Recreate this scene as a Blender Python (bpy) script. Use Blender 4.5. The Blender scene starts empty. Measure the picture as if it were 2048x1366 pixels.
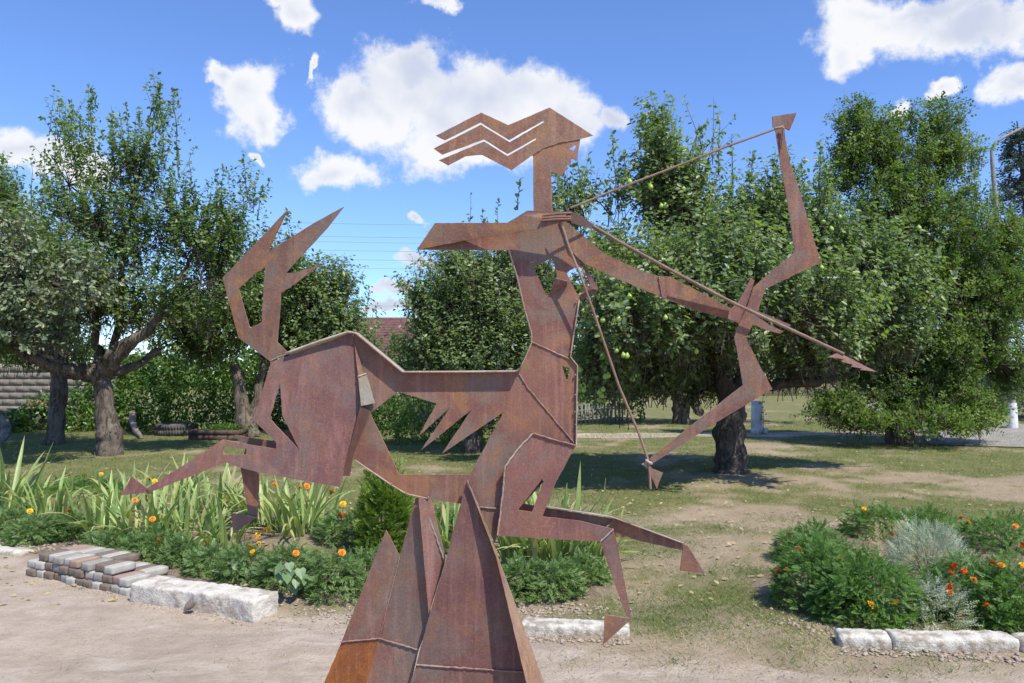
import bpy, math, random
import numpy as np
from mathutils import Vector, Matrix
from mathutils.geometry import tessellate_polygon
random.seed(7); rs = np.random.RandomState(11)
C = bpy.context.scene
COL = C.collection

# ------------------------------------------------------------------ camera
F = 1600.0; W0 = 2048; H0 = 1366; EYE = 1.6; PITCH = math.atan(62/1600)
cam_d = bpy.data.cameras.new("camera"); cam = bpy.data.objects.new("camera", cam_d); COL.objects.link(cam)
cam.location = (0, 0, EYE); cam.rotation_euler = (math.pi/2 + PITCH, 0, 0)
cam_d.sensor_width = 36; cam_d.lens = F/W0*36; cam_d.clip_end = 2000; cam_d.clip_start = 0.05
C.camera = cam

# ------------------------------------------------------------------ sun, sky
SUN_EL = math.radians(55); SUN_AZ = math.radians(39)        # azimuth: behind the camera, to its right
sd = bpy.data.lights.new("sun", 'SUN'); sun = bpy.data.objects.new("sun", sd); COL.objects.link(sun)
to_sun = Vector((math.sin(SUN_AZ)*math.cos(SUN_EL), -math.cos(SUN_AZ)*math.cos(SUN_EL), math.sin(SUN_EL)))
sun.rotation_euler = to_sun.to_track_quat('Z', 'Y').to_euler()
sun.location = to_sun*50
sd.energy = 5.0; sd.angle = math.radians(0.53); sd.color = (1.0, 0.935, 0.80)
C.view_settings.view_transform = 'Standard'; C.view_settings.look = 'None'
C.view_settings.exposure = 0.27; C.view_settings.gamma = 1.0; C.view_settings.use_curve_mapping = False
C.cycles.max_bounces = 6; C.cycles.diffuse_bounces = 3; C.cycles.glossy_bounces = 2
C.cycles.transmission_bounces = 3; C.cycles.transparent_max_bounces = 4

def pdir(px, py):
    u = (px-1024)/F; v = (683-py)/F
    c, s = math.cos(PITCH), math.sin(PITCH)
    return np.array((u, c - v*s, s + v*c))
def P(px, py, Y):
    d = pdir(px, py); return np.array((0, 0, EYE)) + d*(Y/d[1])
def G(px, py):
    d = pdir(px, py); t = EYE/-d[2]; return np.array((d[0]*t, d[1]*t, 0.0))

world = bpy.data.worlds.new("World"); C.world = world; world.use_nodes = True
def build_world():
    nt = world.node_tree; N = nt.nodes; L = nt.links; N.clear()
    out = N.new('ShaderNodeOutputWorld'); bg = N.new('ShaderNodeBackground'); bg.inputs[1].default_value = 0.088
    L.new(bg.outputs[0], out.inputs[0])
    sky = N.new('ShaderNodeTexSky'); sky.sky_type = 'NISHITA'; sky.sun_disc = False
    sky.sun_elevation = SUN_EL; sky.sun_rotation = math.pi - SUN_AZ
    sky.air_density = 1.0; sky.dust_density = 0.05; sky.ozone_density = 2.6; sky.altitude = 700
    tc = N.new('ShaderNodeTexCoord')
    def M(op, a, b=None, c=None):
        n = N.new('ShaderNodeMath'); n.operation = op
        for i, v in enumerate((a, b, c)):
            if v is None: continue
            if isinstance(v, (int, float)): n.inputs[i].default_value = v
            else: L.new(v, n.inputs[i])
        return n.outputs[0]
    sep = N.new('ShaderNodeSeparateXYZ'); L.new(tc.outputs['Generated'], sep.inputs[0])
    az = M('ARCTAN2', sep.outputs[0], sep.outputs[1])
    el = M('ARCSINE', sep.outputs[2])
    def noise(scale, detail, rough=0.55):
        n = N.new('ShaderNodeTexNoise'); n.inputs['Scale'].default_value = scale
        n.inputs['Detail'].default_value = detail; n.inputs['Roughness'].default_value = rough
        L.new(tc.outputs['Generated'], n.inputs['Vector']); return n
    n1 = noise(8, 3, 0.5); n2 = noise(20, 10, 0.58); n5 = noise(19, 12, .66)
    s1 = N.new('ShaderNodeSeparateColor'); L.new(n1.outputs['Color'], s1.inputs[0])
    s2 = N.new('ShaderNodeSeparateColor'); L.new(n2.outputs['Color'], s2.inputs[0])
    A = M('ADD', az, M('ADD', M('MULTIPLY', M('SUBTRACT', s1.outputs[0], .5), .10), M('MULTIPLY', M('SUBTRACT', s2.outputs[0], .5), .065)))
    E = M('ADD', el, M('ADD', M('MULTIPLY', M('SUBTRACT', s1.outputs[1], .5), .09), M('MULTIPLY', M('SUBTRACT', s2.outputs[1], .5), .055)))
    blobs = [ # px, py, rx, ry
        (860,200,190,100),(1020,205,155,95),(760,225,100,62),(930,280,210,70),(1120,260,100,60),(830,130,90,40),(1230,265,45,30),(700,200,60,50),
        (520,195,72,68),(555,235,45,42),(465,150,32,28),
        (695,352,78,42),(600,40,45,48),(575,10,45,28),
        (40,320,110,50),(120,325,90,45),
        (1800,40,190,60),(1700,110,60,35),(1950,60,120,50),(1740,20,120,60),(2010,160,60,32),(1890,170,30,16),(1850,10,200,40),
        (845,520,40,22),(790,582,45,14),(780,610,60,14),(825,425,22,9),(880,5,40,16),
        (1800,200,26,14), (650,150,12,16), (525,298,22,10)]
    acc = None; lo = None
    for (px, py, rx, ry) in blobs:
        d = pdir(px, py); a0 = math.atan2(d[0], d[1]); e0 = math.asin(d[2]/np.linalg.norm(d))
        k = math.cos(math.atan2(d[0], d[1]))
        dx = M('MULTIPLY', M('SUBTRACT', A, a0), F/(rx*max(k, .8)))
        dy = M('MULTIPLY', M('SUBTRACT', E, e0), F/ry)
        f = M('SUBTRACT', 1.0, M('SQRT', M('ADD', M('MULTIPLY', dx, dx), M('MULTIPLY', dy, dy))))
        acc = f if acc is None else M('SMOOTH_MAX', acc, f, 0.12)
    # the rest of the sky carries scattered fair-weather cloud of the same kind
    n3 = N.new('ShaderNodeTexNoise'); n3.inputs['Scale'].default_value = 3.3; n3.inputs['Detail'].default_value = 9; n3.inputs['Roughness'].default_value = .58
    mp = N.new('ShaderNodeMapping'); mp.inputs['Scale'].default_value = (1, 1, 2.2); L.new(tc.outputs['Generated'], mp.inputs[0]); L.new(mp.outputs[0], n3.inputs['Vector'])
    gen = M('MULTIPLY', M('SUBTRACT', n3.outputs[0], .62), 6.0)
    inx = M('MULTIPLY', M('ABSOLUTE', az), 1.0)
    outside = M('MAXIMUM', M('SMOOTH_MIN', M('MULTIPLY', M('SUBTRACT', inx, .66), 8.0), 1.0, .1), M('SMOOTH_MIN', M('MULTIPLY', M('SUBTRACT', el, .50), 8.0), 1.0, .1))
    gen = M('MINIMUM', gen, outside)
    dens = M('MAXIMUM', acc, gen)
    dens2 = M('ADD', dens, M('MULTIPLY', M('SUBTRACT', n5.outputs[0], .5), 1.9))
    mr = N.new('ShaderNodeMapRange'); mr.interpolation_type = 'SMOOTHSTEP'
    mr.inputs[1].default_value = -0.16; mr.inputs[2].default_value = 0.42; L.new(dens2, mr.inputs[0])
    # clouds grey towards their thick undersides
    sh = N.new('ShaderNodeMapRange'); sh.interpolation_type = 'SMOOTHSTEP'
    sh.inputs[1].default_value = .05; sh.inputs[2].default_value = .80
    n4 = noise(6.5, 4, .5)
    L.new(M('ADD', M('MULTIPLY', dens, .6), M('MULTIPLY', M('SUBTRACT', n4.outputs[0], .5), 2.4)), sh.inputs[0])
    cm = N.new('ShaderNodeMix'); cm.data_type = 'RGBA'
    cm.inputs[6].default_value = (9.2, 9.25, 9.4, 1); cm.inputs[7].default_value = (6.0, 6.5, 7.9, 1)
    L.new(sh.outputs[0], cm.inputs[0])
    mx = N.new('ShaderNodeMix'); mx.data_type = 'RGBA'
    L.new(M('MULTIPLY', mr.outputs[0], .96), mx.inputs[0])
    tint = N.new('ShaderNodeMix'); tint.data_type = 'RGBA'; tint.blend_type = 'MULTIPLY'; tint.inputs[0].default_value = 1
    tint.inputs[7].default_value = SKY_TINT
    L.new(sky.outputs[0], tint.inputs[6]); L.new(tint.outputs[2], mx.inputs[6]); L.new(cm.outputs[2], mx.inputs[7])
    L.new(mx.outputs[2], bg.inputs[0])
SKY_TINT = (1.30, 1.56, 2.10, 1)
build_world()

# ------------------------------------------------------------------ helpers
def nrm(a): return a/np.maximum(np.linalg.norm(a, axis=-1, keepdims=True), 1e-9)
class MB:
    def __init__(s): s.v = []; s.f = []; s.n = 0
    def add(s, v, f, m=0):
        v = np.asarray(v, float).reshape(-1, 3); f = np.asarray(f, int)
        s.v.append(v); s.f.append((f + s.n, m)); s.n += len(v); return s
    def tube(s, pts, rad, sides=8, m=0, cap=True, jit=0.0):
        pts = np.asarray(pts, float); n = len(pts)
        rad = np.full(n, rad) if np.isscalar(rad) else np.asarray(rad, float)
        t = nrm(np.gradient(pts, axis=0)); ref = np.array((0, 0, 1.)) if abs(t[0][2]) < .8 else np.array((1., 0, 0))
        a = nrm(np.cross(t, ref)); b = np.cross(t, a)
        th = np.arange(sides)*2*math.pi/sides
        r = rad[:, None, None]
        if jit: r = r*(1+rs.uniform(-jit, jit, (n, sides, 1)))
        v = pts[:, None, :] + r*(np.cos(th)[None, :, None]*a[:, None, :] + np.sin(th)[None, :, None]*b[:, None, :])
        i = np.arange(n-1)[:, None]*sides; j = np.arange(sides)[None, :]; k = (j+1) % sides
        f = np.stack([i+j, i+k, i+sides+k, i+sides+j], -1).reshape(-1, 4)
        s.add(v.reshape(-1, 3), f, m)
        if cap:
            for e in (0, n-1):
                base = s.n; idx = [(e*sides+q) for q in range(sides)]
                s.add(v.reshape(-1, 3)[idx], [list(range(sides))] if e else [list(range(sides))[::-1]], m)
        return s
    def box(s, c, size, rz=0.0, m=0, jit=0.0, taper=0.0):
        x, y, z = np.array(size)/2
        v = np.array([(sx*x, sy*y, sz*z) for sx in (-1, 1) for sy in (-1, 1) for sz in (-1, 1)], float)
        if taper: v[v[:, 2] > 0, :2] *= (1-taper)
        if jit: v += rs.uniform(-jit, jit, v.shape)
        cs, sn = math.cos(rz), math.sin(rz)
        v = v @ np.array([[cs, sn, 0], [-sn, cs, 0], [0, 0, 1]])
        f = [(0,1,3,2),(4,6,7,5),(0,4,5,1),(2,3,7,6),(0,2,6,4),(1,5,7,3)]
        return s.add(v+np.array(c), f, m)
    def mesh(s, name, mats, smooth=False):
        me = bpy.data.meshes.new(name)
        V = np.concatenate(s.v) if s.v else np.zeros((0, 3))
        me.vertices.add(len(V)); me.vertices.foreach_set('co', V.ravel())
        tot = []; idx = []; mi = []
        for f, m in s.f:
            tot.append(np.full(len(f), f.shape[1])); idx.append(f.ravel()); mi.append(np.full(len(f), m))
        tot = np.concatenate(tot); idx = np.concatenate(idx); mi = np.concatenate(mi)
        me.loops.add(len(idx)); me.loops.foreach_set('vertex_index', idx.astype(np.int32))
        me.polygons.add(len(tot)); me.polygons.foreach_set('loop_start', (np.cumsum(tot)-tot).astype(np.int32))
        me.polygons.foreach_set('loop_total', tot.astype(np.int32))
        me.polygons.foreach_set('material_index', mi.astype(np.int32))
        if smooth: me.polygons.foreach_set('use_smooth', np.ones(len(tot), bool))
        for m in (mats if isinstance(mats, (list, tuple)) else [mats]): me.materials.append(m)
        me.update(calc_edges=True); return me
def wloc(o):
    v = np.zeros(3)
    while o is not None: v += np.array(o.location); o = o.parent
    return v
def tag(o, label=None, cat=None, group=None, kind=None):
    if label: o['label'] = label
    if cat: o['category'] = cat
    if group: o['group'] = group
    if kind: o['kind'] = kind
    return o
def thing(name, label, cat, loc=(0, 0, 0), rz=0, group=None):
    o = bpy.data.objects.new(name, None); COL.objects.link(o); o.empty_display_size = .1
    o.location = tuple(float(q) for q in loc); o.rotation_euler[2] = rz
    return tag(o, label, cat, group)
def obj(name, mb, mats, parent=None, smooth=False, kind=None, label=None, world=True, loc=None):
    """mb holds world coordinates when world=True"""
    if isinstance(mb, MB):
        if world:
            off = wloc(parent) if loc is None else np.array(loc)
            mb.v = [v-off for v in mb.v]
        me = mb.mesh(name, mats, smooth)
    else: me = mb
    o = bpy.data.objects.new(name, me); COL.objects.link(o)
    if parent is not None: o.parent = parent
    elif loc is not None: o.location = tuple(loc)
    if kind: o['kind'] = kind
    if label: o['label'] = label
    return o
def inst(name, me, parent, loc, rot=(0, 0, 0), sc=1.0):
    o = bpy.data.objects.new(name, me); COL.objects.link(o); o.parent = parent
    o.location = tuple(float(q) for q in (np.array(loc)-wloc(parent))) if parent else tuple(loc)
    o.rotation_euler = rot; o.scale = (sc,)*3 if np.isscalar(sc) else sc
    return o

# value noise / fbm in numpy
_T = np.random.RandomState(5).rand(256, 256)
def vnoise(x, y):
    xi = np.floor(x).astype(int); yi = np.floor(y).astype(int); fx = x-xi; fy = y-yi
    fx = fx*fx*(3-2*fx); fy = fy*fy*(3-2*fy)
    g = lambda a, b: _T[a % 256, b % 256]
    return (g(xi, yi)*(1-fx)*(1-fy)+g(xi+1, yi)*fx*(1-fy)+g(xi, yi+1)*(1-fx)*fy+g(xi+1, yi+1)*fx*fy)
def fbm(x, y, o=4):
    s = 0; a = .5
    for k in range(o): s = s+a*vnoise(x*2**k+17.3*k, y*2**k+5.1*k); a *= .5
    return s/(1-.5**o)

# ------------------------------------------------------------------ materials
class NT:
    def __init__(s, name):
        s.m = bpy.data.materials.new(name); s.m.use_nodes = True; s.t = s.m.node_tree; s.N = s.t.nodes; s.L = s.t.links
        s.N.clear(); s.out = s.N.new('ShaderNodeOutputMaterial'); s.b = s.N.new('ShaderNodeBsdfPrincipled')
        s.L.new(s.b.outputs[0], s.out.inputs[0]); s.tc = s.N.new('ShaderNodeTexCoord')
    def noise(s, scale, detail=4, rough=.55, vec=(1, 1, 1), dist=0, co='Object'):
        mp = s.N.new('ShaderNodeMapping'); mp.inputs['Scale'].default_value = vec; s.L.new(s.tc.outputs[co], mp.inputs[0])
        n = s.N.new('ShaderNodeTexNoise'); n.inputs['Scale'].default_value = scale; n.inputs['Detail'].default_value = detail
        n.inputs['Roughness'].default_value = rough; n.inputs['Distortion'].default_value = dist; s.L.new(mp.outputs[0], n.inputs['Vector'])
        return n.outputs[0]
    def ramp(s, fac, lo, hi):
        r = s.N.new('ShaderNodeMapRange'); r.interpolation_type = 'SMOOTHSTEP'; r.inputs[1].default_value = lo; r.inputs[2].default_value = hi
        s.L.new(fac, r.inputs[0]); return r.outputs[0]
    def mix(s, fac, a, b, mode='MIX'):
        n = s.N.new('ShaderNodeMix'); n.data_type = 'RGBA'; n.blend_type = mode
        for k, v in ((0, fac), (6, a), (7, b)):
            if isinstance(v, (int, float)): n.inputs[k].default_value = v
            elif isinstance(v, tuple): n.inputs[k].default_value = v if len(v) == 4 else v+(1,)
            else: s.L.new(v, n.inputs[k])
        return n.outputs[2]
    def math(s, op, a, b=None):
        n = s.N.new('ShaderNodeMath'); n.operation = op
        for i, v in enumerate((a, b)):
            if v is None: continue
            if isinstance(v, (int, float)): n.inputs[i].default_value = v
            else: s.L.new(v, n.inputs[i])
        return n.outputs[0]
    def bump(s, h, strength=.3, dist=.01):
        n = s.N.new('ShaderNodeBump'); n.inputs['Strength'].default_value = strength; n.inputs['Distance'].default_value = dist
        s.L.new(h, n.inputs['Height']); s.L.new(n.outputs[0], s.b.inputs['Normal'])
    def fin(s, col, rough=.6, spec=.5, metal=0):
        if isinstance(col, tuple): s.b.inputs['Base Color'].default_value = col+(1,)
        else: s.L.new(col, s.b.inputs['Base Color'])
        if isinstance(rough, (int, float)): s.b.inputs['Roughness'].default_value = rough
        else: s.L.new(rough, s.b.inputs['Roughness'])
        s.b.inputs['Specular IOR Level'].default_value = spec; s.b.inputs['Metallic'].default_value = metal
        return s.m
def rust(name, base=(.23, .107, .08), orange=(.33, .155, .06), grey=(.19, .15, .125), org=.6, gry=.75):
    t = NT(name); oi = t.N.new('ShaderNodeObjectInfo').outputs['Random']
    big = t.noise(5, 5, .6); mid = t.noise(22, 6, .65); fine = t.noise(150, 5, .75); drip = t.noise(9, 6, .65, (4.5, 4.5, .25)); sp = t.noise(300, 2, .5)
    c = t.mix(t.ramp(big, .38, .60), base, (base[0]*.80, base[1]*.78, base[2]*.86))
    c = t.mix(t.math('MULTIPLY', t.ramp(t.noise(4.3, 5, .65, dist=.8), .46, .58), gry), c, grey)
    c = t.mix(t.math('MULTIPLY', t.ramp(t.noise(7.5, 7, .75, dist=1.0), .47, .63), org), c, orange)
    c = t.mix(t.math('MULTIPLY', t.ramp(drip, .50, .66), .50), c, tuple(min(1, q*1.5+.02) for q in base))
    c = t.mix(t.math('MULTIPLY', t.ramp(t.noise(13, 5, .65, (5, 5, .22)), .52, .74), .42), c, tuple(q*.55 for q in base))
    l = t.noise(8, 1.5, .4, dist=1.6); line = t.math('SUBTRACT', 1.0, t.ramp(t.math('ABSOLUTE', t.math('SUBTRACT', l, .56)), .0, .005))
    c = t.mix(t.math('MULTIPLY', t.math('MULTIPLY', line, t.ramp(t.noise(3, 2), .50, .6)), .7), c, tuple(min(1, q*1.3) for q in orange))
    l2 = t.noise(11, 1, .4, dist=2.2); line2 = t.math('SUBTRACT', 1.0, t.ramp(t.math('ABSOLUTE', t.math('SUBTRACT', l2, .5)), .0, .003))
    c = t.mix(t.math('MULTIPLY', t.math('MULTIPLY', line2, t.ramp(t.noise(4, 2), .56, .62)), .5), c, (.42, .34, .29))
    c = t.mix(t.ramp(fine, .38, .68), t.mix(1.0, c, (.93, .93, .93), 'MULTIPLY'), t.mix(1.0, c, (1.24, 1.22, 1.20), 'MULTIPLY'))
    c = t.mix(t.math('MULTIPLY', t.ramp(sp, .60, .72), .5), c, tuple(min(1, q*1.6+.03) for q in orange))
    c = t.mix(t.math('MULTIPLY', t.ramp(mid, .3, .7), .5), t.mix(1.0, c, (.80, .80, .82), 'MULTIPLY'), c)
    c = t.mix(1.0, c, t.mix(oi, (.76, .76, .76), (.96, .94, .90)), 'MULTIPLY')
    t.bump(t.math('ADD', t.math('MULTIPLY', fine, .6), mid), .35, .004)
    return t.fin(c, .6, .4)
M_RUST = rust('rust_plate')
M_RUST_O = rust('rust_plate_orange', (.24, .118, .078), (.34, .165, .065), (.20, .155, .125), .8, .75)
M_RUST_R = rust('rust_plate_red', (.225, .103, .088), (.30, .14, .07), (.20, .15, .13), .4, .55)
M_RUST_B = rust('rust_base', (.24, .125, .098), (.30, .16, .085), (.21, .165, .14), .45, .75)
M_RUST_HOT = rust('rust_bright', (.26, .09, .03), (.38, .13, .025), (.12, .06, .04), .7, .9)
M_EDGE = rust('rust_cut_edge', (.38, .22, .14), (.5, .28, .12), (.42, .33, .25), .6, .5)
M_RIM = rust('weathered_rim_steel', (.42, .33, .26), (.42, .26, .15), (.5, .45, .4), .35, .8)
M_ROD = rust('rust_rod', (.27, .165, .12), (.38, .2, .1), (.3, .24, .2), .4, .7)
M_WELD = rust('weld_bead', (.29, .17, .14), (.28, .14, .08), (.34, .27, .24), .3, .8)
M_ZINC = rust('bare_steel', (.25, .23, .195), (.28, .17, .09), (.30, .295, .27), .6, .9)

def leafmat(name, c1, c2, c3=None, rough=.38, spec=.5, trans=.22, cl=.9):
    t = NT(name); geo = t.N.new('ShaderNodeNewGeometry'); r = geo.outputs['Random Per Island']
    c = t.mix(r, c1, c2)
    if c3: c = t.mix(t.math('MULTIPLY', t.ramp(t.math('FRACT', t.math('MULTIPLY', r, 7.31)), .8, .97), .8), c, c3)
    c = t.mix(t.ramp(t.noise(cl, 3), .35, .7), t.mix(1.0, c, (.78, .82, .8), 'MULTIPLY'), t.mix(1.0, c, (1.2, 1.14, 1.0), 'MULTIPLY'))
    t.fin(c, rough, spec)
    tr = t.N.new('ShaderNodeBsdfTranslucent'); t.L.new(t.mix(1.0, c, (1.5, 1.7, .6), 'MULTIPLY'), tr.inputs[0])
    mx = t.N.new('ShaderNodeMixShader'); mx.inputs[0].default_value = trans
    t.L.new(t.b.outputs[0], mx.inputs[1]); t.L.new(tr.outputs[0], mx.inputs[2]); t.L.new(mx.outputs[0], t.out.inputs[0])
    return t.m
L_PEAR = leafmat('pear_leaf', (.135, .205, .08), (.21, .29, .13), (.26, .31, .15), .42, .6, .42)
L_PEARD = leafmat('dark_pear_leaf', (.10, .175, .05), (.17, .255, .075), (.21, .26, .10), .44, .55, .42)
L_GREY = leafmat('greyish_leaf', (.12, .165, .09), (.19, .235, .14), (.22, .26, .16), .42, .5, .2)
L_HEDGE = leafmat('vine_leaf', (.06, .13, .025), (.11, .2, .04), (.16, .26, .06), .42, .5, .3)
L_THUJA = leafmat('juniper_spray', (.095, .17, .038), (.16, .25, .06), (.22, .20, .08), .6, .3, .34)
L_SPRUCE = leafmat('blue_spruce_needle', (.09, .13, .125), (.16, .21, .2), None, .6, .3, .05)
L_SMALLTH = leafmat('young_thuja_spray', (.13, .22, .035), (.20, .31, .055), (.2, .2, .06), .55, .3, .25)
L_MARI = leafmat('marigold_leaf', (.11, .195, .07), (.19, .29, .115), (.22, .32, .11), .5, .4, .25)
L_MARIV = leafmat('bright_marigold_leaf', (.08, .18, .04), (.14, .26, .07), (.19, .3, .1), .5, .4, .28)
L_SILVER = leafmat('silver_leaf', (.36, .41, .35), (.52, .56, .50), None, .7, .2, .2)
L_IRIS = leafmat('iris_leaf', (.14, .21, .07), (.2, .27, .1), None, .42, .4, .3)
L_GRASS = leafmat('grass_blade', (.09, .16, .04), (.17, .24, .07), (.36, .31, .15), .55, .3, .3)
L_DRY = leafmat('dry_straw', (.38, .31, .18), (.5, .42, .27), None, .7, .2, .2)
L_HEART = leafmat('broad_leaf', (.13, .22, .10), (.19, .29, .15), None, .45, .4, .25)
def iris_mat():
    t = NT('iris_blade'); oi = t.N.new('ShaderNodeObjectInfo'); r = oi.outputs['Random']
    s = t.N.new('ShaderNodeSeparateXYZ'); t.L.new(t.tc.outputs['Generated'], s.inputs[0])
    c = t.mix(r, (.14, .25, .07), (.36, .46, .15))
    c = t.mix(t.ramp(t.math('FRACT', t.math('MULTIPLY', r, 13.7)), .86, .95), c, (.45, .42, .2))
    c = t.mix(t.math('MULTIPLY', t.ramp(t.math('ADD', t.noise(9, 3), t.math('MULTIPLY', s.outputs[2], .35)), .72, .95), .75), c, (.5, .42, .22))
    c = t.mix(t.math('MULTIPLY', t.ramp(t.noise(60, 3, .6, (1, 1, .06)), .4, .65), .3), c, (.3, .36, .16))
    t.fin(c, .42, .4)
    tr = t.N.new('ShaderNodeBsdfTranslucent'); t.L.new(t.mix(1.0, c, (1.4, 1.5, .6), 'MULTIPLY'), tr.inputs[0])
    mx = t.N.new('ShaderNodeMixShader'); mx.inputs[0].default_value = .25
    t.L.new(t.b.outputs[0], mx.inputs[1]); t.L.new(tr.outputs[0], mx.inputs[2]); t.L.new(mx.outputs[0], t.out.inputs[0])
    return t.m
M_IRIS = iris_mat()
def bark(name, a, b, sc=9):
    t = NT(name); n = t.noise(sc, 8, .7, (1, 1, .28), 1.2); n2 = t.noise(sc*4, 5, .7, (1, 1, .4))
    c = t.mix(t.ramp(n, .38, .62), a, b); c = t.mix(t.math('MULTIPLY', t.ramp(n2, .5, .7), .5), c, tuple(q*1.5 for q in b))
    t.bump(t.math('ADD', n, t.math('MULTIPLY', n2, .4)), .9, .05); return t.fin(c, .9, .15)
M_BARK = bark('bark', (.06, .047, .038), (.20, .165, .135))
M_MBARK = bark('brown_bark', (.04, .032, .026), (.15, .12, .095), 12)
M_DBARK = bark('dark_bark', (.035, .028, .022), (.09, .072, .058))
M_TWIG = bark('twig_bark', (.07, .055, .045), (.15, .12, .1), 20)
M_LOG = bark('weathered_log', (.16, .13, .11), (.34, .3, .27))
def simple(name, a, b, sc=12, rough=.8, spec=.3, bs=.3, bd=.01, detail=6, lo=.35, hi=.65):
    t = NT(name); n = t.noise(sc, detail, .65); n2 = t.noise(sc*9, 4, .6)
    c = t.mix(t.ramp(n, lo, hi), a, b); c = t.mix(t.math('MULTIPLY', t.ramp(n2, .4, .7), .35), c, tuple(q*.7 for q in a))
    t.bump(t.math('ADD', n, t.math('MULTIPLY', n2, .5)), bs, bd); return t.fin(c, rough, spec)
M_LIME = simple('whitewashed_concrete', (.60, .565, .50), (.38, .33, .27), 7, .9, .2, .9, .02, 8, .47, .62)
M_LIME2 = simple('limewashed_kerb', (.62, .59, .53), (.32, .27, .21), 10, .9, .2, .9, .02, 9, .42, .60)
M_TYRE = simple('old_tyre_rubber', (.045, .043, .042), (.12, .115, .11), 6, .8, .3)
M_TYREW = simple('chalky_tyre_paint', (.3, .3, .3), (.1, .1, .1), 8, .85, .2)
M_WHITE = simple('white_paint', (.74, .74, .74), (.55, .54, .52), 6, .7, .3, .2, .004)
M_PLASTER = simple('white_plaster', (.74, .73, .71), (.62, .6, .57), 2, .9, .2, .2, .004)
M_YELLOW = simple('pale_ochre_plaster', (.55, .46, .32), (.48, .4, .29), 2, .9, .2, .2, .004)
M_ROOF = simple('maroon_tile', (.10, .05, .052), (.18, .09, .085), 5, .8, .3, .2, .01)
M_BROWN = simple('brown_eave_board', (.12, .075, .055), (.17, .11, .08), 5, .7, .3)
M_BLOCK = simple('breeze_block', (.27, .24, .205), (.17, .15, .13), 7, .95, .1, .4, .01)
M_MORTAR = simple('mortar', (.26, .24, .215), (.2, .185, .165), 7, .95, .1)
M_PLANK = simple('dark_planter_board', (.07, .04, .035), (.13, .08, .065), 8, .8, .3)
M_SLAB = simple('grey_slab', (.35, .33, .31), (.24, .22, .2), 8, .9, .2)
M_RUBBLE = simple('red_brick_rubble', (.34, .14, .09), (.25, .12, .09), 9, .9, .2)
M_GREYPAINT = simple('faded_grey_paint', (.22, .23, .235), (.14, .14, .14), 8, .7, .3)
M_POLE = simple('pale_pole_metal', (.27, .255, .235), (.2, .185, .17), 8, .6, .4)
M_CLOD = simple('earth_clod', (.30, .24, .185), (.42, .355, .29), 20, .95, .1, .6, .006)
M_GLASS = NT('dark_window_glass').fin((.03, .04, .05), .1, .6)
M_WIRE = NT('wire').fin((.25, .26, .28), .5, .4)
M_CORE = NT('flower_core').fin((.35, .13, .01), .7, .2)
def petal(name, a, b):
    t = NT(name); s = t.N.new('ShaderNodeNewGeometry')
    return t.fin(t.mix(s.outputs['Random Per Island'], a, b), .6, .3)
M_PO = petal('orange_petal', (.85, .20, .01), (.9, .32, .02)); M_PY = petal('yellow_petal', (.88, .55, .02), (.85, .42, .01))
M_PR = petal('red_petal', (.55, .05, .01), (.8, .12, .01))
t = NT('pear_skin'); M_PEAR = t.fin(t.mix(t.noise(9, 3), (.24, .36, .06), (.36, .46, .11)), .4, .4)
BT = {'grey': ((.33, .31, .28), (.25, .235, .21)), 'pale grey': ((.45, .43, .39), (.35, .335, .30)), 'brown': ((.21, .17, .13), (.15, .12, .10)), 'pinkish': ((.36, .25, .20), (.29, .21, .17))}
M_BR = {k: simple('paver_'+k.replace(' ', '_'), v[0], v[1], 18, .92, .15, .5, .004) for k, v in BT.items()}

# ------------------------------------------------------------------ ground
def hgt(x, y):
    b = (fbm(x*.9, y*.9, 3)-.5)*.05 + (fbm(x*4.3, y*4.3, 4)-.5)*.026
    return b*np.clip((45-np.abs(y))/20, 0, 1)
PATH_PX = [(-400, 1040), (0, 1098), (120, 1150), (300, 1190), (560, 1240), (700, 1250), (1040, 1275), (1180, 1300), (1420, 1330), (1700, 1352), (2200, 1372)]
PB = np.array([G(*p)[:2] for p in PATH_PX])
def path_edge(x): return np.interp(x, PB[:, 0], PB[:, 1])
BEDS = []
for (px, py, r) in [(40,1060,.9),(200,1090,.9),(330,1120,.7),(460,1150,.7),(600,1170,.7),(700,1180,.5),(500,1060,1.1),(300,1040,1.1),(700,1060,.8),(1100,1170,.65),(1000,1150,.5),(1700,1180,.8),(1850,1170,.9),(2000,1180,.9),(2150,1150,1.),(1750,1080,.7),(1950,1090,.7)]:
    g = G(px, py); BEDS.append((g[0], g[1], r))
def soil(x, y):
    s = np.zeros_like(x)
    for (a, b, r) in BEDS: s = np.maximum(s, 1-np.hypot(x-a, y-b)/r)
    return np.clip(s*3, 0, 1)
def grassy(x, y):
    bias = np.interp(y, [4, 5.2, 7, 9, 13, 22, 60], [-.16, -.04, .0, .04, .06, .12, .2])
    bias = bias + .07*np.exp(-((x-2.6)/2.2)**2-((y-11)/2.2)**2)+.05*np.exp(-((x-1.6)/1.0)**2-((y-6.6)/.8)**2)
    bias = bias + np.where(x < 0, np.interp(y, [7, 9], [0, .10]), 0) - np.where(x > 2, np.interp(y, [8, 10, 14, 20], [0, .015, .015, 0]), 0)
    f = fbm(x*.75+3, y*.75, 4)*.62+fbm(x*3.1, y*2.2+9, 4)*.38
    m = np.clip((f+bias-.44)/.14, 0, 1)
    m = m*np.clip((y-path_edge(x)-.05)*2.2, 0, 1)*(1-soil(x, y)*.8)
    return m
def tri_grid(xs, ys):
    X, Y = np.meshgrid(xs, ys); n, m = X.shape
    i = np.arange(n-1)[:, None]*m+np.arange(m-1)[None, :]
    return X, Y, np.stack([i, i+1, i+m+1, i+m], -1).reshape(-1, 4)
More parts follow.
